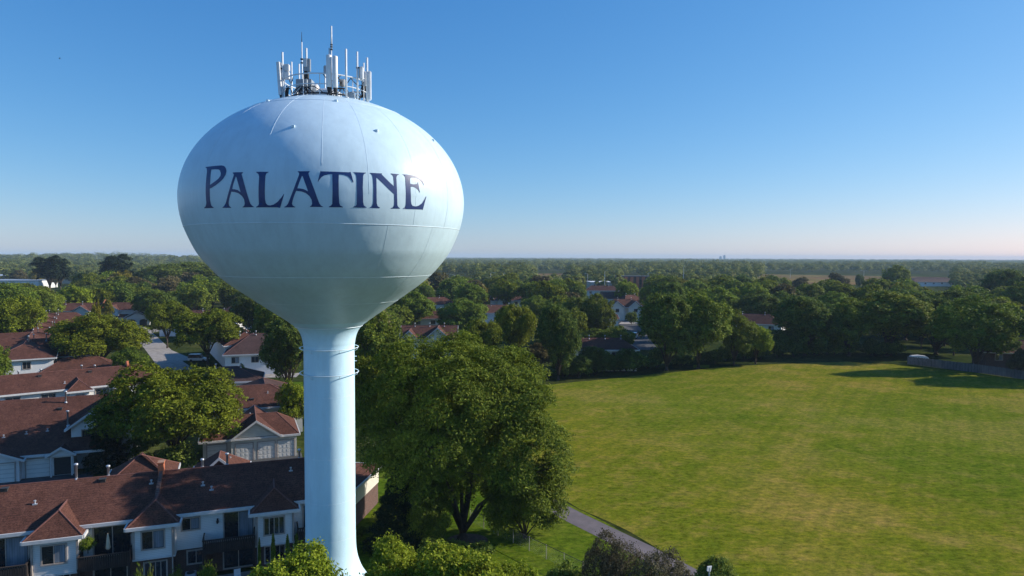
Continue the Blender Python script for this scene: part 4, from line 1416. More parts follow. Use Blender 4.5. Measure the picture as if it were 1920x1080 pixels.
def flat_building(px, py, rot, L, W, hgt, mat, label, name='flat_roofed_building', roofm='white', pilasters=0):
    x, y = P(px, py, hgt)
    o = empty(name, (x, y, 0), math.radians(rot), label, 'building')
    MB().box(-L / 2, L / 2, 0, W, 0, hgt).build('wall', M[mat], o)
    MB().box(-L / 2 - .3, L / 2 + .3, -.3, W + .3, hgt + .002, hgt + .5).build('roof', M[roofm], o)
    m = MB()
    for k in range(int(L / 8)):
        m.box(-L / 2 + 8 * k + 2, -L / 2 + 8 * k + 5, -.06, -.002, hgt * .4, hgt * .75)
    m.build('window', M['glass'], o)
    for k in range(pilasters):
        a = -L / 2 + L * (k + .5) / pilasters
        MB().box(a - 1.1, a + 1.1, -1.2, -.07, 0, hgt - .2).build('pier', M['firebrick'], o)
    return o


flat_building(1129, 530, 3, 17, 22, 6.0, 'white', 'white flat roofed building standing among trees in the middle distance')
flat_building(1190, 519, 0, 28, 20, 10, 'brick', 'far building with a row of red brick piers below the woods', pilasters=6, roofm='black')
flat_building(60, 518, 4, 150, 40, 6.5, 'siding_cream', 'long pale roofed commercial building beyond the trees at the far left', roofm='steel')
flat_building(10, 527, 10, 45, 30, 6, 'siding', 'grey roofed shed with a white front at the left edge, before the long commercial building', roofm='panel_grey')
mid_house(1790, 529, 4, 4, 80, 16, 4, 6.5, 'long grey roofed building at the end of the brown crop field at right', (8, 8), win=10, shingle='shingle_dark', vents=0, cat='building')
mid_house(1752, 526, 4, -12, 40, 16, 4, 7, 'shorter grey roofed building left of the long one beyond the crop field', (8, 8), win=6, shingle='shingle_dark', vents=0, cat='building')

for px, h_ in ((1351, 5), (1358, 7)):
    x, z = Q(px, 486 - h_, 5200)
    t = empty('far_tower', (x, 5200, 0), 0, 'faint %s block breaking the horizon above the centre of the woods' % ('low' if h_ == 5 else 'taller'), 'tower block')
    MB().box(-7, 7, -7, 7, 0, z).build('wall', M['siding'], t)
    MB().box(-2.5, 2.5, -2.5, 2.5, z + .01, z + 3).build('roof_house', M['panel_grey'], t)


# ------------------------------------------------------------------ trees
def leaves_mesh(name, c, n, L, W, rng, sizevar=0.35):
    """one pointed leaf-spray quad per centre c, facing n"""
    N = len(c)
    n = n / np.maximum(np.linalg.norm(n, axis=1, keepdims=True), 1e-6)
    r = rng.normal(size=(N, 3))
    u = np.cross(n, r)
    u /= np.maximum(np.linalg.norm(u, axis=1, keepdims=True), 1e-6)
    v = np.cross(n, u)
    s = (1 + rng.uniform(-sizevar, sizevar, (N, 1)))
    a, b = u * L * .5 * s, v * W * .5 * s
    V = np.empty((N, 4, 3), dtype=np.float32)
    bend = n * (L * .12)
    V[:, 0] = c - a - bend
    V[:, 1] = c - b * .9 + a * rng.uniform(-.3, .3, (N, 1))
    V[:, 2] = c + a - bend
    V[:, 3] = c + b * .9 + a * rng.uniform(-.3, .3, (N, 1))
    me = bpy.data.meshes.new(name)
    me.vertices.add(N * 4)
    me.vertices.foreach_set('co', V.reshape(-1))
    me.loops.add(N * 4)
    me.loops.foreach_set('vertex_index', np.arange(N * 4, dtype=np.int32))
    me.polygons.add(N)
    me.polygons.foreach_set('loop_start', np.arange(0, N * 4, 4, dtype=np.int32))
    me.polygons.foreach_set('loop_total', np.full(N, 4, dtype=np.int32))
    me.update(calc_edges=True)
    return me


def unit(rng, n):
    d = rng.normal(size=(n, 3))
    return d / np.linalg.norm(d, axis=1, keepdims=True)


def crown_points(seed, rx, ry, rz, zc, nl, nc, nlv, cr, flat, under=-0.45, lobe=(.30, .46), spread=.62):
    rng = np.random.default_rng(seed)
    d = unit(rng, nl * 4)
    d = d[d[:, 2] > under][:nl]
    R = np.array([rx, ry, rz])
    rad = rng.uniform(*lobe, len(d)) * (rx + rz) * .5
    cen = d * R * spread * rng.uniform(.8, 1.12, (len(d), 1))
    cen = np.vstack([cen, np.zeros((1, 3)), [[0, 0, rz * .35]]])
    rad = np.append(rad, [min(rx, rz) * .55, min(rx, rz) * .5])
    w = rad ** 2
    k = rng.choice(len(rad), nc * 3, p=w / w.sum())
    dd = unit(rng, nc * 3)
    pc = cen[k] + dd * rad[k][:, None] * rng.uniform(.8, 1.05, (nc * 3, 1)) * np.array([1, 1, .85])
    dist = np.linalg.norm((pc[:, None, :] - cen[None]) / rad[None, :, None], axis=2)
    ok = (dist.min(axis=1) > .70) & (pc[:, 2] > -rz * (.82 + .2 * rng.random(len(pc)))) & ((dd[:, 2] > -.55) | (rng.random(len(pc)) < .35))
    pc, dd = pc[ok][:nc], dd[ok][:nc]
    M_ = len(pc)
    # leaves inside every clump: a tilted, drooping disc
    N = M_ * nlv
    out = np.repeat(dd, nlv, axis=0)
    nrm = out * .55 + np.array([0, 0, 1.0])
    nrm /= np.linalg.norm(nrm, axis=1, keepdims=True)
    t1 = np.cross(nrm, [0.3, 1, 0.1])
    t1 /= np.linalg.norm(t1, axis=1, keepdims=True)
    t2 = np.cross(nrm, t1)
    crs = np.repeat(rng.uniform(.6, 1.35, M_) * cr, nlv)[:, None]
    rr_ = np.sqrt(rng.random((N, 1))) * crs
    th = rng.uniform(0, 2 * PI, (N, 1))
    base = np.repeat(pc, nlv, axis=0)
    p = base + t1 * rr_ * np.cos(th) + t2 * rr_ * np.sin(th) + nrm * rng.normal(0, 1, (N, 1)) * crs * flat
    p[:, 2] -= (rr_[:, 0] / crs[:, 0]) ** 2 * cr * .25
    ln = nrm * .8 + out * .25 + rng.normal(0, .55, (N, 3))
    # a few inner leaves so the heart of the crown is not hollow
    ni = N // 5
    q = unit(rng, ni) * R * rng.uniform(.1, .62, (ni, 1))
    p = np.vstack([p, q])
    ln = np.vstack([ln, unit(rng, ni)])
    p[:, 2] += zc
    return p, ln, rng, cen + np.array([0, 0, zc]), pc + np.array([0, 0, zc])


def trunk_mesh(name, seed, h0, r0, targets, subs=(), lean=0.0, maxlimb=14):
    rnd = random.Random(seed)
    m = MB()
    top = (lean, 0, h0)
    m.tube([(0, 0, -.2), (0, 0, .25), (lean * .2, 0, h0 * .4), top], [r0 * 1.5, r0 * 1.12, r0 * .92, r0 * .8], 9)
    for t in targets[:maxlimb]:
        tx, ty, tz = t
        mid = (lean + tx * .32 + rnd.uniform(-.3, .3), ty * .32 + rnd.uniform(-.3, .3), h0 + (tz - h0) * .5)
        m.tube([(lean * .9, 0, h0 * .88), mid, (tx, ty, tz)], [r0 * .52, r0 * .34, r0 * .13], 6)
    for i, s in enumerate(subs):
        t = min(targets[:maxlimb], key=lambda q: (q[0] - s[0]) ** 2 + (q[1] - s[1]) ** 2 + (q[2] - s[2]) ** 2)
        a = (t[0] * .6 + lean * .3, t[1] * .6, h0 + (t[2] - h0) * .72)
        m.tube([a, ((a[0] + s[0]) / 2, (a[1] + s[1]) / 2, (a[2] + s[2]) / 2 + .3), tuple(s)], [r0 * .2, r0 * .12, r0 * .04], 4, cap=False)
    me = bpy.data.meshes.new(name)
    me.from_pydata(m.v, [], m.f)
    me.update()
    me.polygons.foreach_set('use_smooth', [True] * len(me.polygons))
    return me


class Proto:
    """a kind of tree; the meshes are shared by every tree of the kind"""
    def __init__(self, kind, seed, h, w, leaf, bark='bark', nl=18, nc=200, nlv=40, L=.4, W=.2, cr=.9, flat=.25, clear=.22, r0=None, under=-.45, lobe=(.30, .46), spread=.62, nsub=30, depth=None):
        rz = h * (1 - clear) / 2
        zc = h - rz * 1.0
        rx = w / 2
        p, n, rng, cen, pcs = crown_points(seed, rx, (depth or w) / 2, rz, zc, nl, nc, nlv, cr, flat, under, lobe, spread)
        hi = np.percentile(p[:, 2], 99.7)
        p[:, 2] *= h / hi
        self.crown = leaves_mesh(kind + '_crown', p, n, L, W, rng)
        self.crown.materials.append(M[leaf])
        r0 = r0 or h * .022
        sub = [pcs[i] for i in rng.choice(len(pcs), min(nsub, len(pcs)), replace=False)]
        self.trunk = trunk_mesh(kind + '_trunk', seed, h * clear * 1.05, r0, [tuple(c) for c in cen if c[2] > h * clear * .9], sub)
        self.trunk.materials.append(M[bark])
        self.h, self.w = h, w
        self.kind = kind


class ConiferProto:
    def __init__(self, kind, seed, h, w, leaf, n=9000, L=.35, W=.12, ragged=.25, power=1.0, base=.06, layers=16):
        rng = np.random.default_rng(seed)
        t = rng.random(n) ** .75                    # 0 top .. 1 bottom
        lay = np.round(t * layers + rng.normal(0, .18, n)) / layers
        t = np.clip(t * .35 + lay * .65, 0.005, 1)
        ang = rng.uniform(0, 2 * PI, n)
        nb = 9
        ph = np.floor(lay * layers) * 1.7
        ang = ang * .4 + .6 * (np.round((ang - ph) / (2 * PI / nb)) * (2 * PI / nb) + ph) + rng.normal(0, .12, n)
        R = w / 2 * t ** power * (1 + ragged * np.sin(ang * 3 + lay * 37) * .5 + rng.uniform(-ragged, ragged, n) * .4)
        f = 1 - (1 - rng.random(n) ** .5) * .75
        r = R * f
        z = h * (1 - base) * (1 - t) + h * base - r * .18 + rng.normal(0, .05, n)
        p = np.stack([r * np.cos(ang), r * np.sin(ang), z], 1)
        nr = np.stack([np.cos(ang) * .5, np.sin(ang) * .5, np.full(n, .8)], 1) + rng.normal(0, .45, (n, 3))
        p[:, 2] = np.clip(p[:, 2], .05, h)
        self.crown = leaves_mesh(kind + '_crown', p, nr, L, W, rng)
        self.crown.materials.append(M[leaf])
        self.trunk = bpy.data.meshes.new(kind + '_trunk')
        m = MB().tube([(0, 0, -.2), (0, 0, h * .5), (0, 0, h * .97)], [h * .018, h * .011, .02], 7)
        self.trunk.from_pydata(m.v, [], m.f)
        self.trunk.materials.append(M['bark'])
        self.h, self.w, self.kind = h, w, kind


def tree(pr, x, y, h, w, label, group=None, cat='tree', rot=None, z=0.0, name=None, sy=None):
    o = empty(name or pr.kind, (x, y, z), 0, label, cat, group)
    sx = w / pr.w
    rot = random.Random(int(x * 17 + y * 31)).uniform(0, 2 * PI) if rot is None else rot
    o.rotation_euler = (0, 0, rot)
    o.scale = (sx, sx if sy is None else sy / pr.w, h / pr.h)
    for nm, me in (('crown', pr.crown), ('trunk', pr.trunk)):
        c = bpy.data.objects.new(nm, me)
        COL.objects.link(c)
        c.parent = o
    return o


def tree_at(pr, px, Y, ytop, wpx, label, group=None, cat='tree', rot=None, name=None, sy=None):
    x, zt = Q(px, ytop, Y)
    return tree(pr, x, Y, max(zt, 1.0), wpx / FPX * Y, label, group, cat, rot, name=name, sy=sy)


# kinds
HERO = Proto('locust_tree', 11, 18.2, 19.0, 'hero', nl=40, nc=1500, nlv=110, L=.30, W=.13, cr=.92, flat=.17, clear=.03, r0=.42, under=-.9, lobe=(.24, .38), spread=.70, nsub=90)
LOC = [Proto('locust_tree', 21, 13, 15, 'locust', nl=24, nc=620, nlv=70, L=.38, W=.18, cr=.85, flat=.18, clear=.18, r0=.3, under=-.5, lobe=(.26, .4), spread=.68, nsub=60),
       Proto('locust_tree', 22, 13, 15, 'locust', nl=20, nc=420, nlv=55, L=.5, W=.24, cr=.95, flat=.2, clear=.2, r0=.28, under=-.4, lobe=(.28, .42), spread=.66, nsub=40)]
FRONT = Proto('young_tree', 31, 9.5, 7.5, 'lime', nl=20, nc=420, nlv=70, L=.24, W=.13, cr=.5, flat=.3, clear=.25, under=-.4, lobe=(.26, .4), spread=.68)
MAP = [Proto('broadleaf_tree', 41, 15, 12, 'maple', nl=22, nc=370, nlv=62, L=.45, W=.28, cr=.75, flat=.4, clear=.07, under=-.6),
       Proto('broadleaf_tree', 42, 15, 11, 'darkleaf', nl=20, nc=340, nlv=60, L=.45, W=.28, cr=.75, flat=.4, clear=.05, under=-.7),
       Proto('broadleaf_tree', 43, 15, 12, 'maple', nl=18, nc=320, nlv=60, L=.48, W=.29, cr=.85, flat=.35, clear=.08, under=-.4, lobe=(.34, .5))]
GOLD = Proto('yellowing_tree', 44, 13, 10, 'gold', nl=16, nc=200, nlv=45, L=.55, W=.32, cr=.75, flat=.4, clear=.16, under=-.6)
LIME = Proto('broadleaf_tree', 45, 13, 11, 'lime', nl=18, nc=240, nlv=48, L=.5, W=.3, cr=.75, flat=.35, clear=.14, under=-.6)
PURP = Proto('crabapple_tree', 46, 6, 6.5, 'purple', nl=20, nc=380, nlv=26, L=.17, W=.10, cr=.42, flat=.35, clear=.22, under=-.5, r0=.14)
DARKN = Proto('broadleaf_tree', 47, 7, 5.5, 'darkleaf', nl=16, nc=320, nlv=55, L=.2, W=.13, cr=.42, flat=.35, clear=.2, under=-.5)
BRN = Proto('brown_tree', 48, 12, 10, 'brown', nl=16, nc=200, nlv=45, L=.5, W=.3, cr=.75, flat=.35, clear=.16, under=-.6)
SPR = ConiferProto('spruce_tree', 51, 11, 7, 'spruce', 26000, .30, .10)
PINE = Proto('pine_tree', 52, 22, 13, 'spruce', nl=26, nc=260, nlv=30, L=.9, W=.45, cr=1.3, flat=.18, clear=.25, under=-.5, lobe=(.16, .3), spread=.85)
ARB = ConiferProto('arborvitae', 53, 3.4, 1.1, 'maple', 3500, .16, .08, .15, .35, .02, 30)
LOWL = Proto('locust_tree', 56, 7, 9, 'hero', nl=20, nc=520, nlv=70, L=.26, W=.12, cr=.6, flat=.2, clear=.02, under=-.8, lobe=(.26, .4), spread=.68, r0=.16)
BUSH = Proto('shrub', 54, 1.6, 2.2, 'maple', nl=10, nc=90, nlv=36, L=.16, W=.1, cr=.26, flat=.5, clear=.04, under=-.3, r0=.05)
BUSHD = Proto('shrub', 55, 2.6, 3.6, 'darkleaf', nl=12, nc=110, nlv=36, L=.3, W=.18, cr=.4, flat=.5, clear=.04, under=-.3, r0=.07)
FARP = [Proto('broadleaf_tree', 61, 14, 12, 'maple', nl=14, nc=150, nlv=40, L=.72, W=.46, cr=.95, flat=.35, clear=.12, under=-.5, nsub=0),
        Proto('broadleaf_tree', 62, 14, 11, 'darkleaf', nl=12, nc=140, nlv=40, L=.72, W=.46, cr=.95, flat=.35, clear=.12, under=-.6, nsub=0),
        Proto('broadleaf_tree', 63, 13, 12, 'locust', nl=14, nc=150, nlv=40, L=.7, W=.4, cr=1.05, flat=.25, clear=.14, under=-.4, nsub=0),
        Proto('yellowing_tree', 64, 12, 10, 'gold', nl=12, nc=100, nlv=26, L=.9, W=.6, cr=.95, flat=.35, clear=.12, under=-.5, nsub=0),
        Proto('brown_tree', 65, 12, 10, 'brown', nl=12, nc=100, nlv=26, L=.9, W=.6, cr=.95, flat=.35, clear=.12, under=-.5, nsub=0),
        Proto('broadleaf_tree', 66, 12, 11, 'lime', nl=14, nc=150, nlv=40, L=.7, W=.45, cr=.95, flat=.3, clear=.12, under=-.5, nsub=0)]

PLACED = []


def T(pr, px, Y, ytop, wpx, label, **k):
    o = tree_at(pr, px, Y, ytop, wpx, label, **k)
    PLACED.append((o.location.x, o.location.y, wpx / FPX * Y * .5))
    return o


# --- near the tower
T(HERO, 868, 61.8, 640, 392, 'huge spreading locust tree between the tower stem and the playing field', rot=.25, sy=15.0)
T(LOWL, 800, 60.5, 885, 120, 'low dark branching tree under the left side of the huge locust', rot=4)
T(LOC[1], 712, 84, 664, 120, 'yellow green locust crown showing between the stem and the huge locust')
T(MAP[0], 700, 112, 588, 140, 'blue green tree just right of the stem under the flare of the bowl')
T(MAP[2], 768, 222, 548, 95, 'rounded olive tree touching the lower right of the tower bowl')
T(SPR, 745, 60.0, 858, 132, 'very dark spruce standing at the foot of the huge locust, right of the stem')
T(FRONT, 560, 38.5, 1040, 190, 'sunlit treetop at the bottom edge, covering the foot of the stem on its left', rot=1)
T(FRONT, 745, 40.5, 1020, 150, 'sunlit treetop at the bottom edge just right of the stem', rot=2)
T(FRONT, 865, 39.0, 1024, 215, 'broad sunlit treetop at the bottom edge below the huge locust', rot=3)
T(FRONT, 958, 41.0, 1052, 110, 'lower sunlit treetop at the bottom edge, rightmost of the bright crowns', rot=4)
T(PURP, 1150, 47, 1003, 125, 'dark purple brown crabapple tree beside the footpath', rot=.5)
T(PURP, 1235, 45.5, 1034, 140, 'lower purple brown crabapple covering the footpath near the bottom edge', rot=2.5)
T(BUSHD, 1062, 49, 1058, 78, 'small reddish brown bush on the near side of the wire fence')
T(DARKN, 1345, 44, 1048, 98, 'very dark small tree at the bottom edge of the playing field', rot=1)
T(LOWL, 985, 62.0, 868, 165, 'low branching tree filling the space under the right side of the huge locust', rot=2)
for px, Y, yt, w, lab in ((812, 56, 1015, 60, 'shrub in the shade left of the huge locust trunk'), (850, 57, 1018, 70, 'shrub at the foot of the huge locust trunk'),
                          (900, 57, 1020, 60, 'shrub right of the huge locust trunk'), (678, 62, 1000, 18, 'clipped shrub against the brick wall beside the stem')):
    T(BUSHD, px, Y, yt, w, lab, cat='shrub')
# arborvitae by the row
for px, Y, yt, w, lab in ((512, 52.6, 1000, 13, 'narrow arborvitae by the third bay, leftmost of four'), (486, 52.2, 1008, 9, 'thin dark arborvitae tucked at the left corner of the third bay'),
                          (539, 53.2, 1002, 13, 'dark narrow arborvitae at the right corner of the third bay'), (556, 53.6, 1000, 13, 'narrow arborvitae hard against the stem')):
    T(ARB, px, Y, yt, w, lab, cat='shrub')
for px, Y, yt, w, lab in ((260, 44.5, 1066, 22, 'bright green shrub tip below the second bay, left one'), (283, 44.2, 1066, 16, 'bright green shrub tip below the second bay, right one'),
                          (330, 49, 1068, 30, 'dark shrub against the brick ground floor right of the second bay'), (390, 50, 1060, 40, 'dark round shrub under the right hand balcony')):
    T(BUSH, px, Y, yt, w, lab, cat='shrub')
pb = tree(BUSH, *Aw(-2.7, -.9), 1.1, 1.1, 'leafy green pot plant on the balcony left of the folded parasol', cat='plant', z=2.5 + .9, name='potted_plant')

# --- left side
T(LOC[0], 322, 82, 684, 262, 'large sunlit locust tree among the roofs, left of the stem', rot=.9)
T(SPR, 196, 82, 742, 84, 'dark spruce in front of the tall wing, left edge of the large sunlit locust')
T(MAP[1], 250, 86, 800, 90, 'dark crown low at the left foot of the large sunlit locust')
T(BUSHD, 330, 79, 835, 70, 'round green shrub below the large sunlit locust', cat='shrub')
T(BUSHD, 290, 80, 850, 60, 'low dark shrub left of the round green one below the large locust', cat='shrub')
T(LOC[0], 182, 148, 588, 172, 'wide locust tree in front of the long receding row', rot=2.2)
T(MAP[0], 243, 138, 652, 60, 'small green tree at the street corner right of the wide locust')
T(LOC[1], 388, 160, 582, 128, 'round locust tree on the island by the concrete street')
T(LOC[1], 312, 190, 566, 84, 'round locust tree at the head of the concrete street, left of the island tree')
T(MAP[0], 455, 126, 684, 22, 'little round tree at the corner of the white fronted hip roofed house')
T(LIME, 548, 97, 714, 62, 'bright yellow green tree against the left side of the stem')
T(MAP[1], 540, 128, 590, 100, 'very dark tree under the left flare of the neck')
T(MAP[1], 478, 215, 545, 95, 'dark green tree behind the receding roofs, below the bowl on the left')
T(MAP[0], 520, 170, 555, 90, 'mid green tree touching the left underside of the bowl')
T(LOC[1], 18, 168, 556, 125, 'large olive green tree cut by the left edge beside the white end wall')
T(MAP[0], -14, 120, 640, 60, 'bright green crown at the left edge below the large olive tree')
T(MAP[0], 75, 235, 542, 80, 'green tree between the left edge olive tree and the far row')
T(MAP[2], 20, 230, 535, 110, 'pale green tree behind the left edge olive tree')
T(LIME, 142, 262, 535, 60, 'bright leaved tree over the left end of the far row')
T(MAP[2], 215, 330, 530, 130, 'broad mid green tree behind the far row, centre left')
T(MAP[1], 292, 250, 545, 80, 'dark tree to the left of the street head locust')
T(MAP[1], 300, 420, 496, 90, 'first of the tall dark trees rising left of the bowl')
T(MAP[1], 345, 440, 492, 100, 'tallest dark tree rising against the left side of the bowl')
T(MAP[1], 392, 420, 497, 80, 'dark tree half behind the lower left of the bowl')
T(PINE, 92, 430, 480, 56, 'dark spreading pine standing above the woods near the left edge')
T(PINE, 112, 440, 486, 40, 'smaller dark pine directly right of the first pine')
T(PINE, 218, 420, 477, 56, 'dark spreading pine breaking the skyline left of the bowl')
T(BRN, 38, 560, 506, 34, 'brown tinged tree before the middle of the long commercial building')
T(GOLD, 70, 540, 508, 30, 'yellowing tree before the long commercial building')
T(BRN, 104, 520, 505, 34, 'brown tinged tree at the right end of the long commercial building')
T(GOLD, 232, 380, 508, 50, 'yellowing tree in the woods below the skyline pine')
T(GOLD, 182, 150.5, 565, 22, 'small yellow green treetop over the wide locust')
T(BRN, 262, 350, 520, 60, 'brown purple tree right of the yellowing one in the left woods')
T(GOLD, 201, 240, 562, 22, 'small yellowing tree in front of the far row')

# --- right side: first line along the field
first = [(DARKN, 0)]
T(MAP[1], 1048, 143.0, 572, 82, 'tall narrow dark tree at the left corner of the playing field', rot=.3)
T(BRN, 1010, 150, 640, 70, 'grey olive tree beside the left corner of the playing field')
T(MAP[1], 1117, 149.5, 650, 62, 'small rounded dark tree in front of the long low roof')
T(MAP[1], 1085, 146, 668, 55, 'small dark tree between the corner tree and the long low roof')
T(MAP[1], 1175, 153, 655, 48, 'low dark tree covering the right end of the long low roof')
T(MAP[1], 1252, 155.5, 552, 110, 'left one of the two great dark maples at the top edge of the field', rot=1.1)
T(MAP[0], 1312, 158.5, 548, 120, 'right one of the two great dark maples at the top edge of the field', rot=2.1)
T(MAP[0], 1378, 164, 582, 76, 'mid green upright tree next to the two great maples')
T(LIME, 1418, 166, 606, 62, 'yellow green small tree standing right on the field edge')
T(MAP[1], 1512, 181, 556, 112, 'broad dark tree over the notch in the field edge', rot=.2)
T(MAP[0], 1595, 180, 560, 96, 'dense dark tree left of the big grey green one')
T(MAP[2], 1668, 181, 548, 150, 'big grey green spreading tree behind the start of the board fence', rot=.8)
T(MAP[1], 1758, 184, 560, 120, 'dark tree behind the board fence left of the great right hand tree')
T(MAP[0], 1835, 158, 556, 165, 'great spreading tree at the board fence that throws the long shadow', rot=0, sy=10.5)
T(MAP[1], 1468, 182, 618, 70, 'low dark tree filling the gap right of the white end wall at the field edge')
T(MAP[1], 1992, 148, 560, 120, 'tree just outside the right edge whose shadow lies on the near grass')
T(BRN, 1912, 147, 655, 44, 'thin sparse young tree at the fence near the right edge')
T(BRN, 1790, 182, 610, 60, 'low brownish tree squeezed between the two great right hand trees')
T(MAP[1], 1700, 215, 545, 120, 'dark tree behind the big grey green one')
T(MAP[2], 1790, 230, 545, 120, 'tree with sunlit tips behind the great right hand tree')
T(MAP[0], 1560, 235, 548, 90, 'tree behind the dense dark one in the right wood')
T(MAP[1], 1885, 330, 506, 80, 'tall dark tree on the skyline near the right edge')
T(MAP[0], 1915, 260, 530, 90, 'dark tree cut by the right edge below the skyline tree')
T(MAP[0], 1680, 480, 498, 52, 'round tree standing alone before the brown crop field')
T(MAP[1], 1612, 560, 515, 16, 'small dark pointed tree alone in the brown crop field')
T(BRN, 1570, 470, 512, 42, 'low spreading tree left of the small pointed one at the crop field')
T(BRN, 1500, 460, 520, 40, 'brownish tree at the near left corner of the crop field')
T(MAP[1], 1255, 240, 530, 70, 'dark tree rising behind the two great maples')
T(MAP[2], 1340, 250, 540, 90, 'pale leaved tree behind the two great maples, to their right')
T(MAP[1], 1430, 240, 552, 100, 'broad dark tree behind the hip roofed house')
T(MAP[1], 1250, 300, 520, 60, 'small dark crown farther back over the great maples')
T(LIME, 1175, 340, 525, 45, 'bright low tree in front of the far brick piers')
T(LIME, 1222, 300, 532, 45, 'bright tree left of the great maples, farther back')
T(MAP[0], 1122, 205, 552, 68, 'round green tree left of the twin gabled cream house')
T(MAP[1], 1080, 210, 558, 56, 'dark bushy tree beside the round green one, left of the driveway')
T(MAP[0], 1113, 190, 616, 60, 'low wide tree in front of the white double garage')
T(MAP[0], 1160, 186, 612, 58, 'low green tree at the driveway right of the wide one')
T(BUSHD, 1184, 262, 585, 22, 'round shrub before the twin gabled cream house', cat='shrub')
T(MAP[0], 868, 215, 560, 92, 'round bright green tree in the middle distance right of the bowl')
T(MAP[2], 880, 290, 532, 60, 'tall green tree behind the round bright one')
T(LOC[1], 905, 140, 600, 90, 'olive locust tree behind the huge locust, left one of two')
T(LOC[1], 968, 150, 572, 90, 'olive locust tree behind the huge locust, right one of two')
T(MAP[1], 800, 300, 535, 36, 'dark small tree by the stepped red brown roof')
T(MAP[0], 1005, 250, 555, 60, 'green tree between the townhouse row and the corner tree')
T(MAP[0], 945, 330, 532, 60, 'green tree behind the higher pink brown roof')
# undergrowth line below the first trees
rr = random.Random(77)
edge = [P(1050, 716), P(1120, 710), P(1200, 702), P(1300, 690), P(1400, 681), P(1470, 676), P(1560, 672), P(1640, 672), P(1700, 676)]
for i in range(len(edge) - 1):
    for k in range(5):
        t = (k + rr.random()) / 5
        x = edge[i][0] * (1 - t) + edge[i + 1][0] * t + rr.uniform(-1, 1)
        y = edge[i][1] * (1 - t) + edge[i + 1][1] * t + rr.uniform(3.5, 8)
        tree(BUSHD, x, y, rr.uniform(2.2, 4.6), rr.uniform(4, 7), 'dark shrub of the undergrowth under the trees along the top edge of the playing field', 'undergrowth shrubs along the field', 'shrub')

# --- scattered trees of the middle distance
KEEP = [(750, 855, 600, 655, 190), (795, 845, 540, 605, 290), (900, 990, 550, 600, 300), (1084, 1200, 628, 670, 165), (1150, 1200, 560, 612, 265), (1120, 1165, 592, 612, 230),
        (1170, 1200, 605, 640, 215), (1110, 1150, 527, 560, 500), (1150, 1215, 540, 575, 330), (1340, 1378, 572, 592, 240), (1400, 1452, 590, 655, 205), (1528, 1592, 558, 604, 300),
        (225, 575, 596, 800, 240), (60, 280, 566, 612, 260), (340, 480, 568, 600, 270), (0, 135, 560, 720, 240), (0, 260, 690, 760, 120), (1176, 1200, 515, 526, 900), (1085, 1130, 600, 625, 170), (0, 128, 514, 530, 600), (1110, 1148, 528, 545, 520), (1176, 1200, 516, 530, 800), (1745, 1850, 521, 534, 500)]
HOUSES = [o for o in bpy.data.objects if o.type == 'EMPTY' and o.get('category') in ('house', 'townhouse row', 'garage', 'townhouse', 'building')]
HB = []
bpy.context.view_layer.update()
for h in HOUSES:
    xs, ys = [], []
    for c in h.children:
        if c.type == 'MESH':
            for v in c.bound_box:
                w_ = c.matrix_world @ Vector(v)
                xs.append(w_.x)
                ys.append(w_.y)
    HB.append((h.matrix_world.inverted(), [c for c in h.children if c.type == 'MESH'], (min(xs) - 3, max(xs) + 3, min(ys) - 3, max(ys) + 3)))
HL = []
for h, (inv, ch, bb) in zip(HOUSES, HB):
    lx = [v[0] for c in ch for v in c.bound_box]
    ly = [v[1] for c in ch for v in c.bound_box]
    HL.append((inv, min(lx), max(lx), min(ly), max(ly), bb))


def blocked(x, y, r):
    for inv, a, b, c, d, bb in HL:
        if not (bb[0] < x < bb[1] and bb[2] < y < bb[3]): continue
        q = inv @ Vector((x, y, 0))
        if a - r < q.x < b + r and c - r < q.y < d + r: return True
    return False


def in_keep(x, y, h, w):
    px, pt = proj(x, y, h)
    pb_ = proj(x, y, 0)[1]
    hw = w / 2 * FPX / y
    for a, b, c, d, Yh in KEEP:
        if y < Yh and px + hw > a and px - hw < b and pt < d and pb_ > c: return True
    if px - hw < 1060 and px + hw > 1040 and y < 140: return True
    return False


def in_open(x, y):
    px, py = proj(x, y, 0)
    if 1425 < px < 1790 and 345 + (px < 1480) * 120 < y < 1120: return True
    if 998 < px < 1062 and 520 < y < 1100: return True
    if 770 < px < 890 and 400 < y < 800: return True
    return False


rr = random.Random(2024)
cnt = 0
KN = ['mid green', 'dark green', 'olive green', 'yellowing', 'brown tinged', 'bright green']
cells = []
Y = 176.0
while Y < 520:
    s = 10.8 * (Y / 176) ** .55
    X = -0.80 * Y
    while X < 0.80 * Y:
        cells.append((X, Y, s))
        X += s
    Y += s
for X, Y, s in cells:
    x, y = X + rr.uniform(-.42, .42) * s, Y + rr.uniform(-.42, .42) * s
    if x > 0 and y < 180 + (x > 60) * 6: continue
    h = rr.uniform(10.5, 16.5) if y > 250 else rr.uniform(9, 14)
    w = h * rr.uniform(.75, 1.05)
    if blocked(x, y, w * .3): continue
    if in_open(x, y): continue
    if in_keep(x, y, h, w):
        continue
    if any((x - a) ** 2 + (y - b) ** 2 < (c * .75 + w * .3) ** 2 for a, b, c in PLACED): continue
    if x < 5 and rr.random() < .0: continue
    k = rr.choices(range(6), (10, 7, 9, 3, 3, 5))[0]
    side = 'left' if proj(x, y, 5)[0] < 600 else 'right'
    zone = ('houses' if y < 300 else 'woods')
    if zone == 'houses':
        lab = '%s rounded tree among the houses of the middle distance, %s of the tower' % (KN[k], side)
    else:
        lab = '%s rounded tree in the thick woods behind the houses, %s of the tower' % (KN[k], side)
    if cnt < 292:
        tree(FARP[k], x, y, h, w, lab, '%s trees among the %s %s of the tower' % (KN[k], zone, side))
        PLACED.append((x, y, w * .45))
        cnt += 1
    else:
        cells_left = True
        PLACED.append((x, y, -1))            # handed to the woodland below
WOOD = [(x, y, rr.uniform(11, 16)) for x, y, r in PLACED if r < 0]
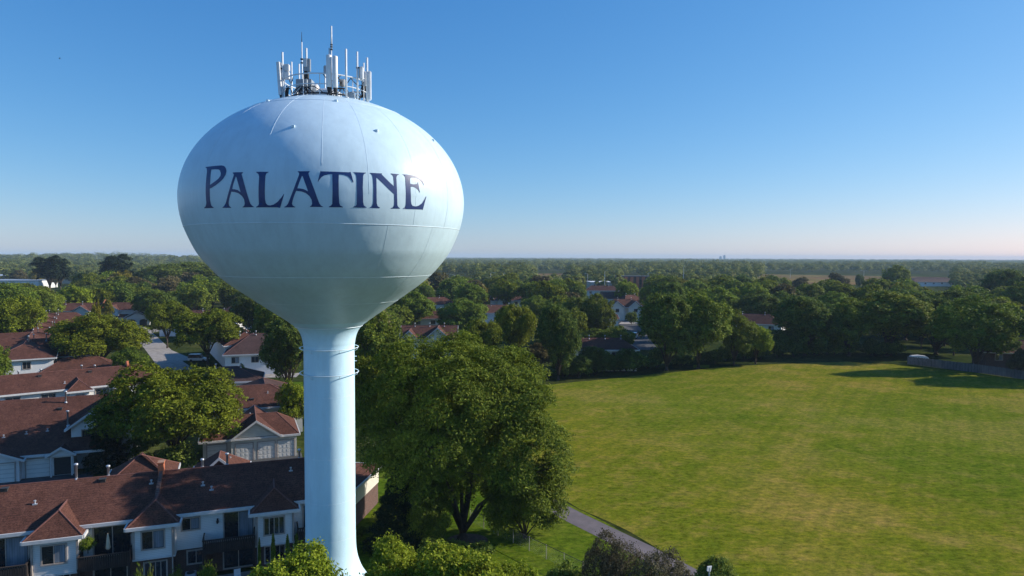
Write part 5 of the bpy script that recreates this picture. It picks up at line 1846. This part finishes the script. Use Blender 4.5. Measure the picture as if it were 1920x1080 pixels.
PLACED = [p for p in PLACED if p[2] > 0]
print('scattered trees', cnt, 'to wood', len(WOOD))

# --- woodland to the horizon, one mass
Y = 520.0
while Y < 7500:
    s = 12.5 * (Y / 520) ** .80
    X = -0.85 * Y
    while X < 0.85 * Y:
        x, y = X + rr.uniform(-.5, .5) * s, Y + rr.uniform(-.5, .5) * s
        X += s
        if in_open(x, y) or blocked(x, y, 3) or in_keep(x, y, 13, 10): continue
        cl = math.sin(x * .011 + y * .004) + math.sin(x * .0043 - y * .0071 + 1) + math.sin(y * .019 + x * .002)
        WOOD.append((x, y, rr.uniform(10.5, 15.5) * (1.18 if y > 750 else 1) * (1 + .13 * cl + (.12 if rr.random() < .12 else 0)) * (1.25 if (1735 < proj(x, y, 0)[0] < 1850 and 1500 < y < 2100) else 1)))
    Y += s
protos = []
for k in range(5):
    p, n, rng, cen, _ = crown_points(300 + k, 6.2, 6.2, 6.0, 8.0, 11, 70, 4, 1.0, .35, -.5)
    n = n * .25 + (p - np.array([0, 0, 7.0])) * .17 + np.array([0, 0, .35])
    p = p[:270]
    n = n[:270]
    protos.append((p, n))
rng = np.random.default_rng(5)


def wood_mass(name, label, pts, seed):
    CP, CN = [], []
    for i, (x, y, h) in enumerate(pts):
        p, n = protos[i % 5]
        if y > 1500:
            p, n = p[::2], n[::2]
        a = rng.uniform(0, 2 * PI)
        c, s = math.cos(a), math.sin(a)
        sc_ = h / 14.0
        wd = sc_ * rng.uniform(.85, 1.2) * (1 + max(0, (y - 600)) / 2500)
        q = np.stack([(p[:, 0] * c - p[:, 1] * s) * wd + x, (p[:, 0] * s + p[:, 1] * c) * wd + y, p[:, 2] * sc_ + hill_z(x, y)], 1)
        nn = np.stack([n[:, 0] * c - n[:, 1] * s, n[:, 0] * s + n[:, 1] * c, n[:, 2]], 1)
        CP.append(q)
        CN.append(nn)
    CP, CN = np.vstack(CP), np.vstack(CN)
    dist = CP[:, 1:2]
    me = leaves_mesh(name, CP, CN, 2.0, 1.35, rng, .35)
    o = link_mesh(name, me, M['wood_mix'])
    tag(o, label, 'woodland', kind='stuff')
    return o


print('wood', len(WOOD))
wood_mass('woodland', 'unbroken woods running from behind the houses to the horizon', WOOD, 1)

# ------------------------------------------------------------------ fences
F0 = [P(1701, 683), P(1760, 690), P(1835, 699.5), P(1880, 706), P(1940, 715)]
fo = empty('board_fence', (*F0[0], 0), 0, 'grey vertical board fence along the right end of the playing field', 'fence')
ox, oy = F0[0]
m = MB()
for i in range(len(F0) - 1):
    a, b = Vector(F0[i]), Vector(F0[i + 1])
    L = (b - a).length
    d = (b - a) / L
    n_ = int(L / .16)
    for k in range(n_):
        p = a + d * (L * k / n_)
        q = p + d * .15
        nn = Vector((-d.y, d.x)) * .012
        zt = 1.95 + .03 * math.sin(k * 1.7)
        m.add([(p.x - nn.x - ox, p.y - nn.y - oy, .05), (q.x - nn.x - ox, q.y - nn.y - oy, .05), (q.x + nn.x - ox, q.y + nn.y - oy, .05), (p.x + nn.x - ox, p.y + nn.y - oy, .05),
               (p.x - nn.x - ox, p.y - nn.y - oy, zt), (q.x - nn.x - ox, q.y - nn.y - oy, zt), (q.x + nn.x - ox, q.y + nn.y - oy, zt), (p.x + nn.x - ox, p.y + nn.y - oy, zt)],
              [(3, 2, 1, 0), (4, 5, 6, 7), (0, 1, 5, 4), (1, 2, 6, 5), (2, 3, 7, 6), (3, 0, 4, 7)])
m.build('boards', M['fence'], fo)
for i in range(len(F0) - 1):
    a, b = Vector(F0[i]), Vector(F0[i + 1])
    L = (b - a).length
    d = (b - a) / L
    nb = Vector((-d.y, d.x)) * .09
    r = MB()
    for zz in (.4, 1.0, 1.6):
        r.tube([(a.x + nb.x - ox, a.y + nb.y - oy, zz), (b.x + nb.x - ox, b.y + nb.y - oy, zz)], .04, 4)
    r.build('rail', M['fence'], fo)
    k = 0
    while k < L:
        p = a + d * k
        MB().box(p.x + nb.x * 1.8 - ox - .05, p.x + nb.x * 1.8 - ox + .05, p.y + nb.y * 1.8 - oy - .05, p.y + nb.y * 1.8 - oy + .05, 0, 2.0).build('post', M['fence'], fo)
        k += 2.4
# covered boat shape behind the fence
bx_, by_ = P(1736, 684)
o = empty('covered_boat', (bx_, by_ + 3.2, 0), -.15, 'white covered boat showing above the left end of the board fence', 'boat')
o.scale = (.8, .8, .80)
m = MB()
m.prism([(-2.6, .6), (2.3, .6), (2.9, 1.5), (2.2, 2.15), (0, 2.45), (-2.2, 2.2), (-2.7, 1.4)], -.9, .9, 'y')
m.build('cover', M['white'], o, bevel=.15)
m = MB()
for k in (-1.2, 1.0): m.lathe([(-.1, .3), (.1, .3)], 12)
MB(lambda a, b, c: (a, c, b)).lathe([(-1.0, .3), (1.0, .3)], 14, 0, .3).build('trailer_wheel', M['tyre'], o)
MB().box(-2.4, 2.6, -.5, .5, .5, .597).build('trailer', M['steel'], o)

# wire fence below the footpath
W0, W1 = P(1024, 1049), P(1093, 1083)
wa, wb = Vector(W0), Vector(W1)
wd_ = (wb - wa).normalized()
spacing = (wb - wa).length / 2
fo = empty('wire_fence', (*W0, 0), 0, 'low chain link fence with thin steel posts on the grass below the footpath', 'fence')
m = MB()
r = MB()
n0, n1 = -5, 5
for k in range(n0, n1):
    p = wd_ * spacing * k
    MB().lathe([(0, .03), (1.3, .03), (1.33, .01)], 8, p.x, p.y).build('post', M['trim'], fo)
a, b = wd_ * spacing * n0, wd_ * spacing * (n1 - 1)
MB().tube([(a.x, a.y, 1.27), (b.x, b.y, 1.27)], .025, 6).build('top_rail', M['black'], fo)
L = (b - a).length
k = 0.0
while k < L:
    for s in (1, -1):
        p = a + wd_ * k
        q = a + wd_ * min(max(k + s * 1.2, 0), L)
        m.tube([(p.x, p.y, .05), (q.x, q.y, 1.25)], .0011, 3, cap=False)
    k += .12
m.build('chain_mesh', M['panel_grey'], fo)
# mulch ring under the hero
mx, my = -4.0, 61.8
sheet('mulch', [(mx + 1.9 * math.cos(k * PI / 12), my - .4 + 1.5 * math.sin(k * PI / 12)) for k in range(24)], .03, M['mulch'])

# ------------------------------------------------------------------ street furniture and vehicles
def lamp(px, Y, ytop, arm, label, twin=False):
    x, zt = Q(px, ytop, Y)
    o = empty('street_lamp', (x, Y, 0), 0, label, 'street lamp', 'tall lamps along the far road')
    MB().tube([(0, 0, 0), (0, 0, zt)], [.16, .09], 8).build('pole', M['mast'], o)
    for s in ((1, -1) if twin else (1,)):
        MB().tube([(0, 0, zt - .05), (arm * s * .5, 0, zt + .35), (arm * s, 0, zt + .4)], .07, 6).build('arm', M['mast'], o)
        MB().box(arm * s - .5, arm * s + .5, -.2, .2, zt + .32, zt + .5).build('lamp_head', M['steel'], o)


lamp(343, 380, 541, 3.0, 'pale street lamp with a single arm before the tall dark trees left of the bowl')
lamp(389, 390, 541, 1.2, 'slim pole right of the single armed lamp, close to the bowl')
lamp(809, 420, 515, -3, 'street lamp standing against the right underside of the bowl')
lamp(853, 440, 516, -3, 'street lamp with its arm to the left over the dry grass verge')
lamp(920, 520, 512, 3, 'street lamp with its arm to the right over the round green trees')
lamp(944, 500, 513, 1, 'first of two close slim poles right of the round green trees')
lamp(989, 600, 514, 2, 'street lamp in front of the far crop strip')
lamp(1102, 560, 514, -2, 'street lamp at the left of the white flat building')
lamp(1134, 470, 509, 1, 'tall slim pole above the white flat building')
lamp(1215, 620, 512, 2.6, 'street lamp with a curved arm right of the far brick piers')
lamp(1282, 500, 500, 1, 'tallest slim pole above the woods, centre of the view')
lamp(1424, 800, 504, 2.5, 'street lamp at the left edge of the brown crop field')
lamp(1620, 900, 508, -4, 'twin armed street lamp beyond the middle of the brown crop field', True)
lamp(1482, 900, 505, 2, 'slim lamp beyond the left part of the brown crop field')


def vehicle(px, py, rot, paint_, kind, label, s=1.0):
    x, y = P(px, py)
    o = empty(kind, (x, y, .03), rot, label, 'car')
    o.scale = (s, s, s)
    hh = 1.45 if kind == 'parked_car' else 1.8
    body = [(-2.25, .35), (2.25, .35), (2.3, .75), (1.5, .92), (1.0, .97), (-1.7, .98), (-2.28, .9)]
    MB().prism(body, -.88, .88, 'y').build('body', M[paint_], o, bevel=.05)
    cab = [(1.05, .96), (.35, hh), (-1.35, hh), (-2.0, .97)] if kind == 'parked_car' else [(1.1, .96), (.6, hh), (-2.1, hh), (-2.2, .95)]
    MB().prism(cab, -.74, .74, 'y').build('window_band', M['glass'], o, bevel=.04)
    rf = [(cab[1][0] - .05, hh + .002), (cab[2][0] + .05, hh + .002), (cab[2][0] + .1, hh + .05), (cab[1][0] - .1, hh + .05)]
    MB().prism(rf, -.7, .7, 'y').build('roof_panel', M[paint_], o)
    for wx in (-1.45, 1.45):
        for wy in (-.9, .72):
            MB(lambda a, b, c: (a, c, b)).lathe([(wy, .33), (wy + .18, .33)], 16, wx, .33).build('wheel', M['tyre'], o)
    for wy in (-.6, .6):
        MB().box(2.28, 2.33, wy - .2, wy + .2, .6, .74).build('headlight', M['white'], o)


vehicle(1137, 610, .1, 'car_dark', 'parked_car', 'dark grey car parked before the white double garage')
vehicle(1190, 634, 1.3, 'car_white', 'parked_van', 'white van parked on the asphalt street left of the great maples')
vehicle(1152, 607, .3, 'panel_grey', 'parked_car', 'silver grey car behind the dark one on the driveway')
vehicle(372, 678, .1, 'car_white', 'parked_van', 'light coloured van parked under the island locust tree')
vehicle(250, 606, 1.2, 'car_dark', 'parked_car', 'dark car standing at the arched openings of the double garage')
# small white panel board standing in the dark tree by the field
x, z = Q(1325, 1056, 43.8)
o = empty('sign_board', (x, 43.2, 0), .5, 'small white board on a post in the very dark little tree at the bottom edge', 'sign')
MB().lathe([(0, .05), (z, .05)], 8).build('post', M['steel'], o)
m = MB()
m.prism([(-.2, z - .2), (.1, z - .3), (.2, z + .05), (-.17, z + .1)], -.03, .03, 'y')
m.build('board', M['white'], o)
# bins at the street
x, y = P(463, 711)
o = empty('rubbish_bin', (x, y, 0), .2, 'dark wheeled bin at the kerb right of the little round corner tree', 'bin')
MB().prism([(-.3, .05), (.3, .05), (.36, 1.0), (-.36, 1.0)], -.35, .35, 'y').build('body', M['black'], o, bevel=.03)
MB().box(-.38, .38, -.38, .4, 1.003, 1.1).build('lid', M['black'], o)
# a bird high on the left
x, z = Q(112, 110, 120)
o = empty('bird', (x, 120, z), .6, 'tiny dark bird flying in the sky at the upper left', 'bird')
o.scale = (.5, .5, .5)
bm = bmesh.new()
prof = [(-.32, .01), (-.2, .05), (0, .09), (.18, .07), (.27, .05), (.34, .01)]
m = MB(lambda a, b, c: (c, a, b)).lathe(prof, 8)
m.add([(-.15, .08, .02), (-.2, .1, -.1), (-.55, .3, .0), (-.5, .28, .16)], [(0, 1, 2, 3)])
m.fn = None
m.add([(.12, .05, .03), (-.1, .05, .03), (-.2, .5, .2), (-.05, .52, .2)], [(0, 1, 2, 3)])
m.add([(.12, -.05, .03), (-.1, -.05, .03), (-.2, -.5, .2), (-.05, -.52, .2)], [(0, 1, 2, 3)])
b_ = m.build('body', M['black'], o)

# ------------------------------------------------------------------ air
HAZE = True
if HAZE:
    hz = MB().box(-8000, 8000, -200, 8600, -1.2, 50.0)
    me = bpy.data.meshes.new('haze')
    me.from_pydata(hz.v, [], hz.f)
    mt = bpy.data.materials.new('haze')
    mt.use_nodes = True
    nt = mt.node_tree
    nt.nodes.remove(nt.nodes['Principled BSDF'])
    v = nt.nodes.new('ShaderNodeVolumePrincipled')
    v.inputs['Color'].default_value = (0.60, 0.80, 1.0, 1)
    v.inputs['Density'].default_value = 0.00011
    v.inputs['Anisotropy'].default_value = 0.0
    nt.links.new(v.outputs[0], nt.nodes['Material Output'].inputs['Volume'])
    o = link_mesh('haze', me, mt)
    o['kind'] = 'stuff'
    o['label'] = 'thin blue haze of the far distance'
    o['category'] = 'haze'
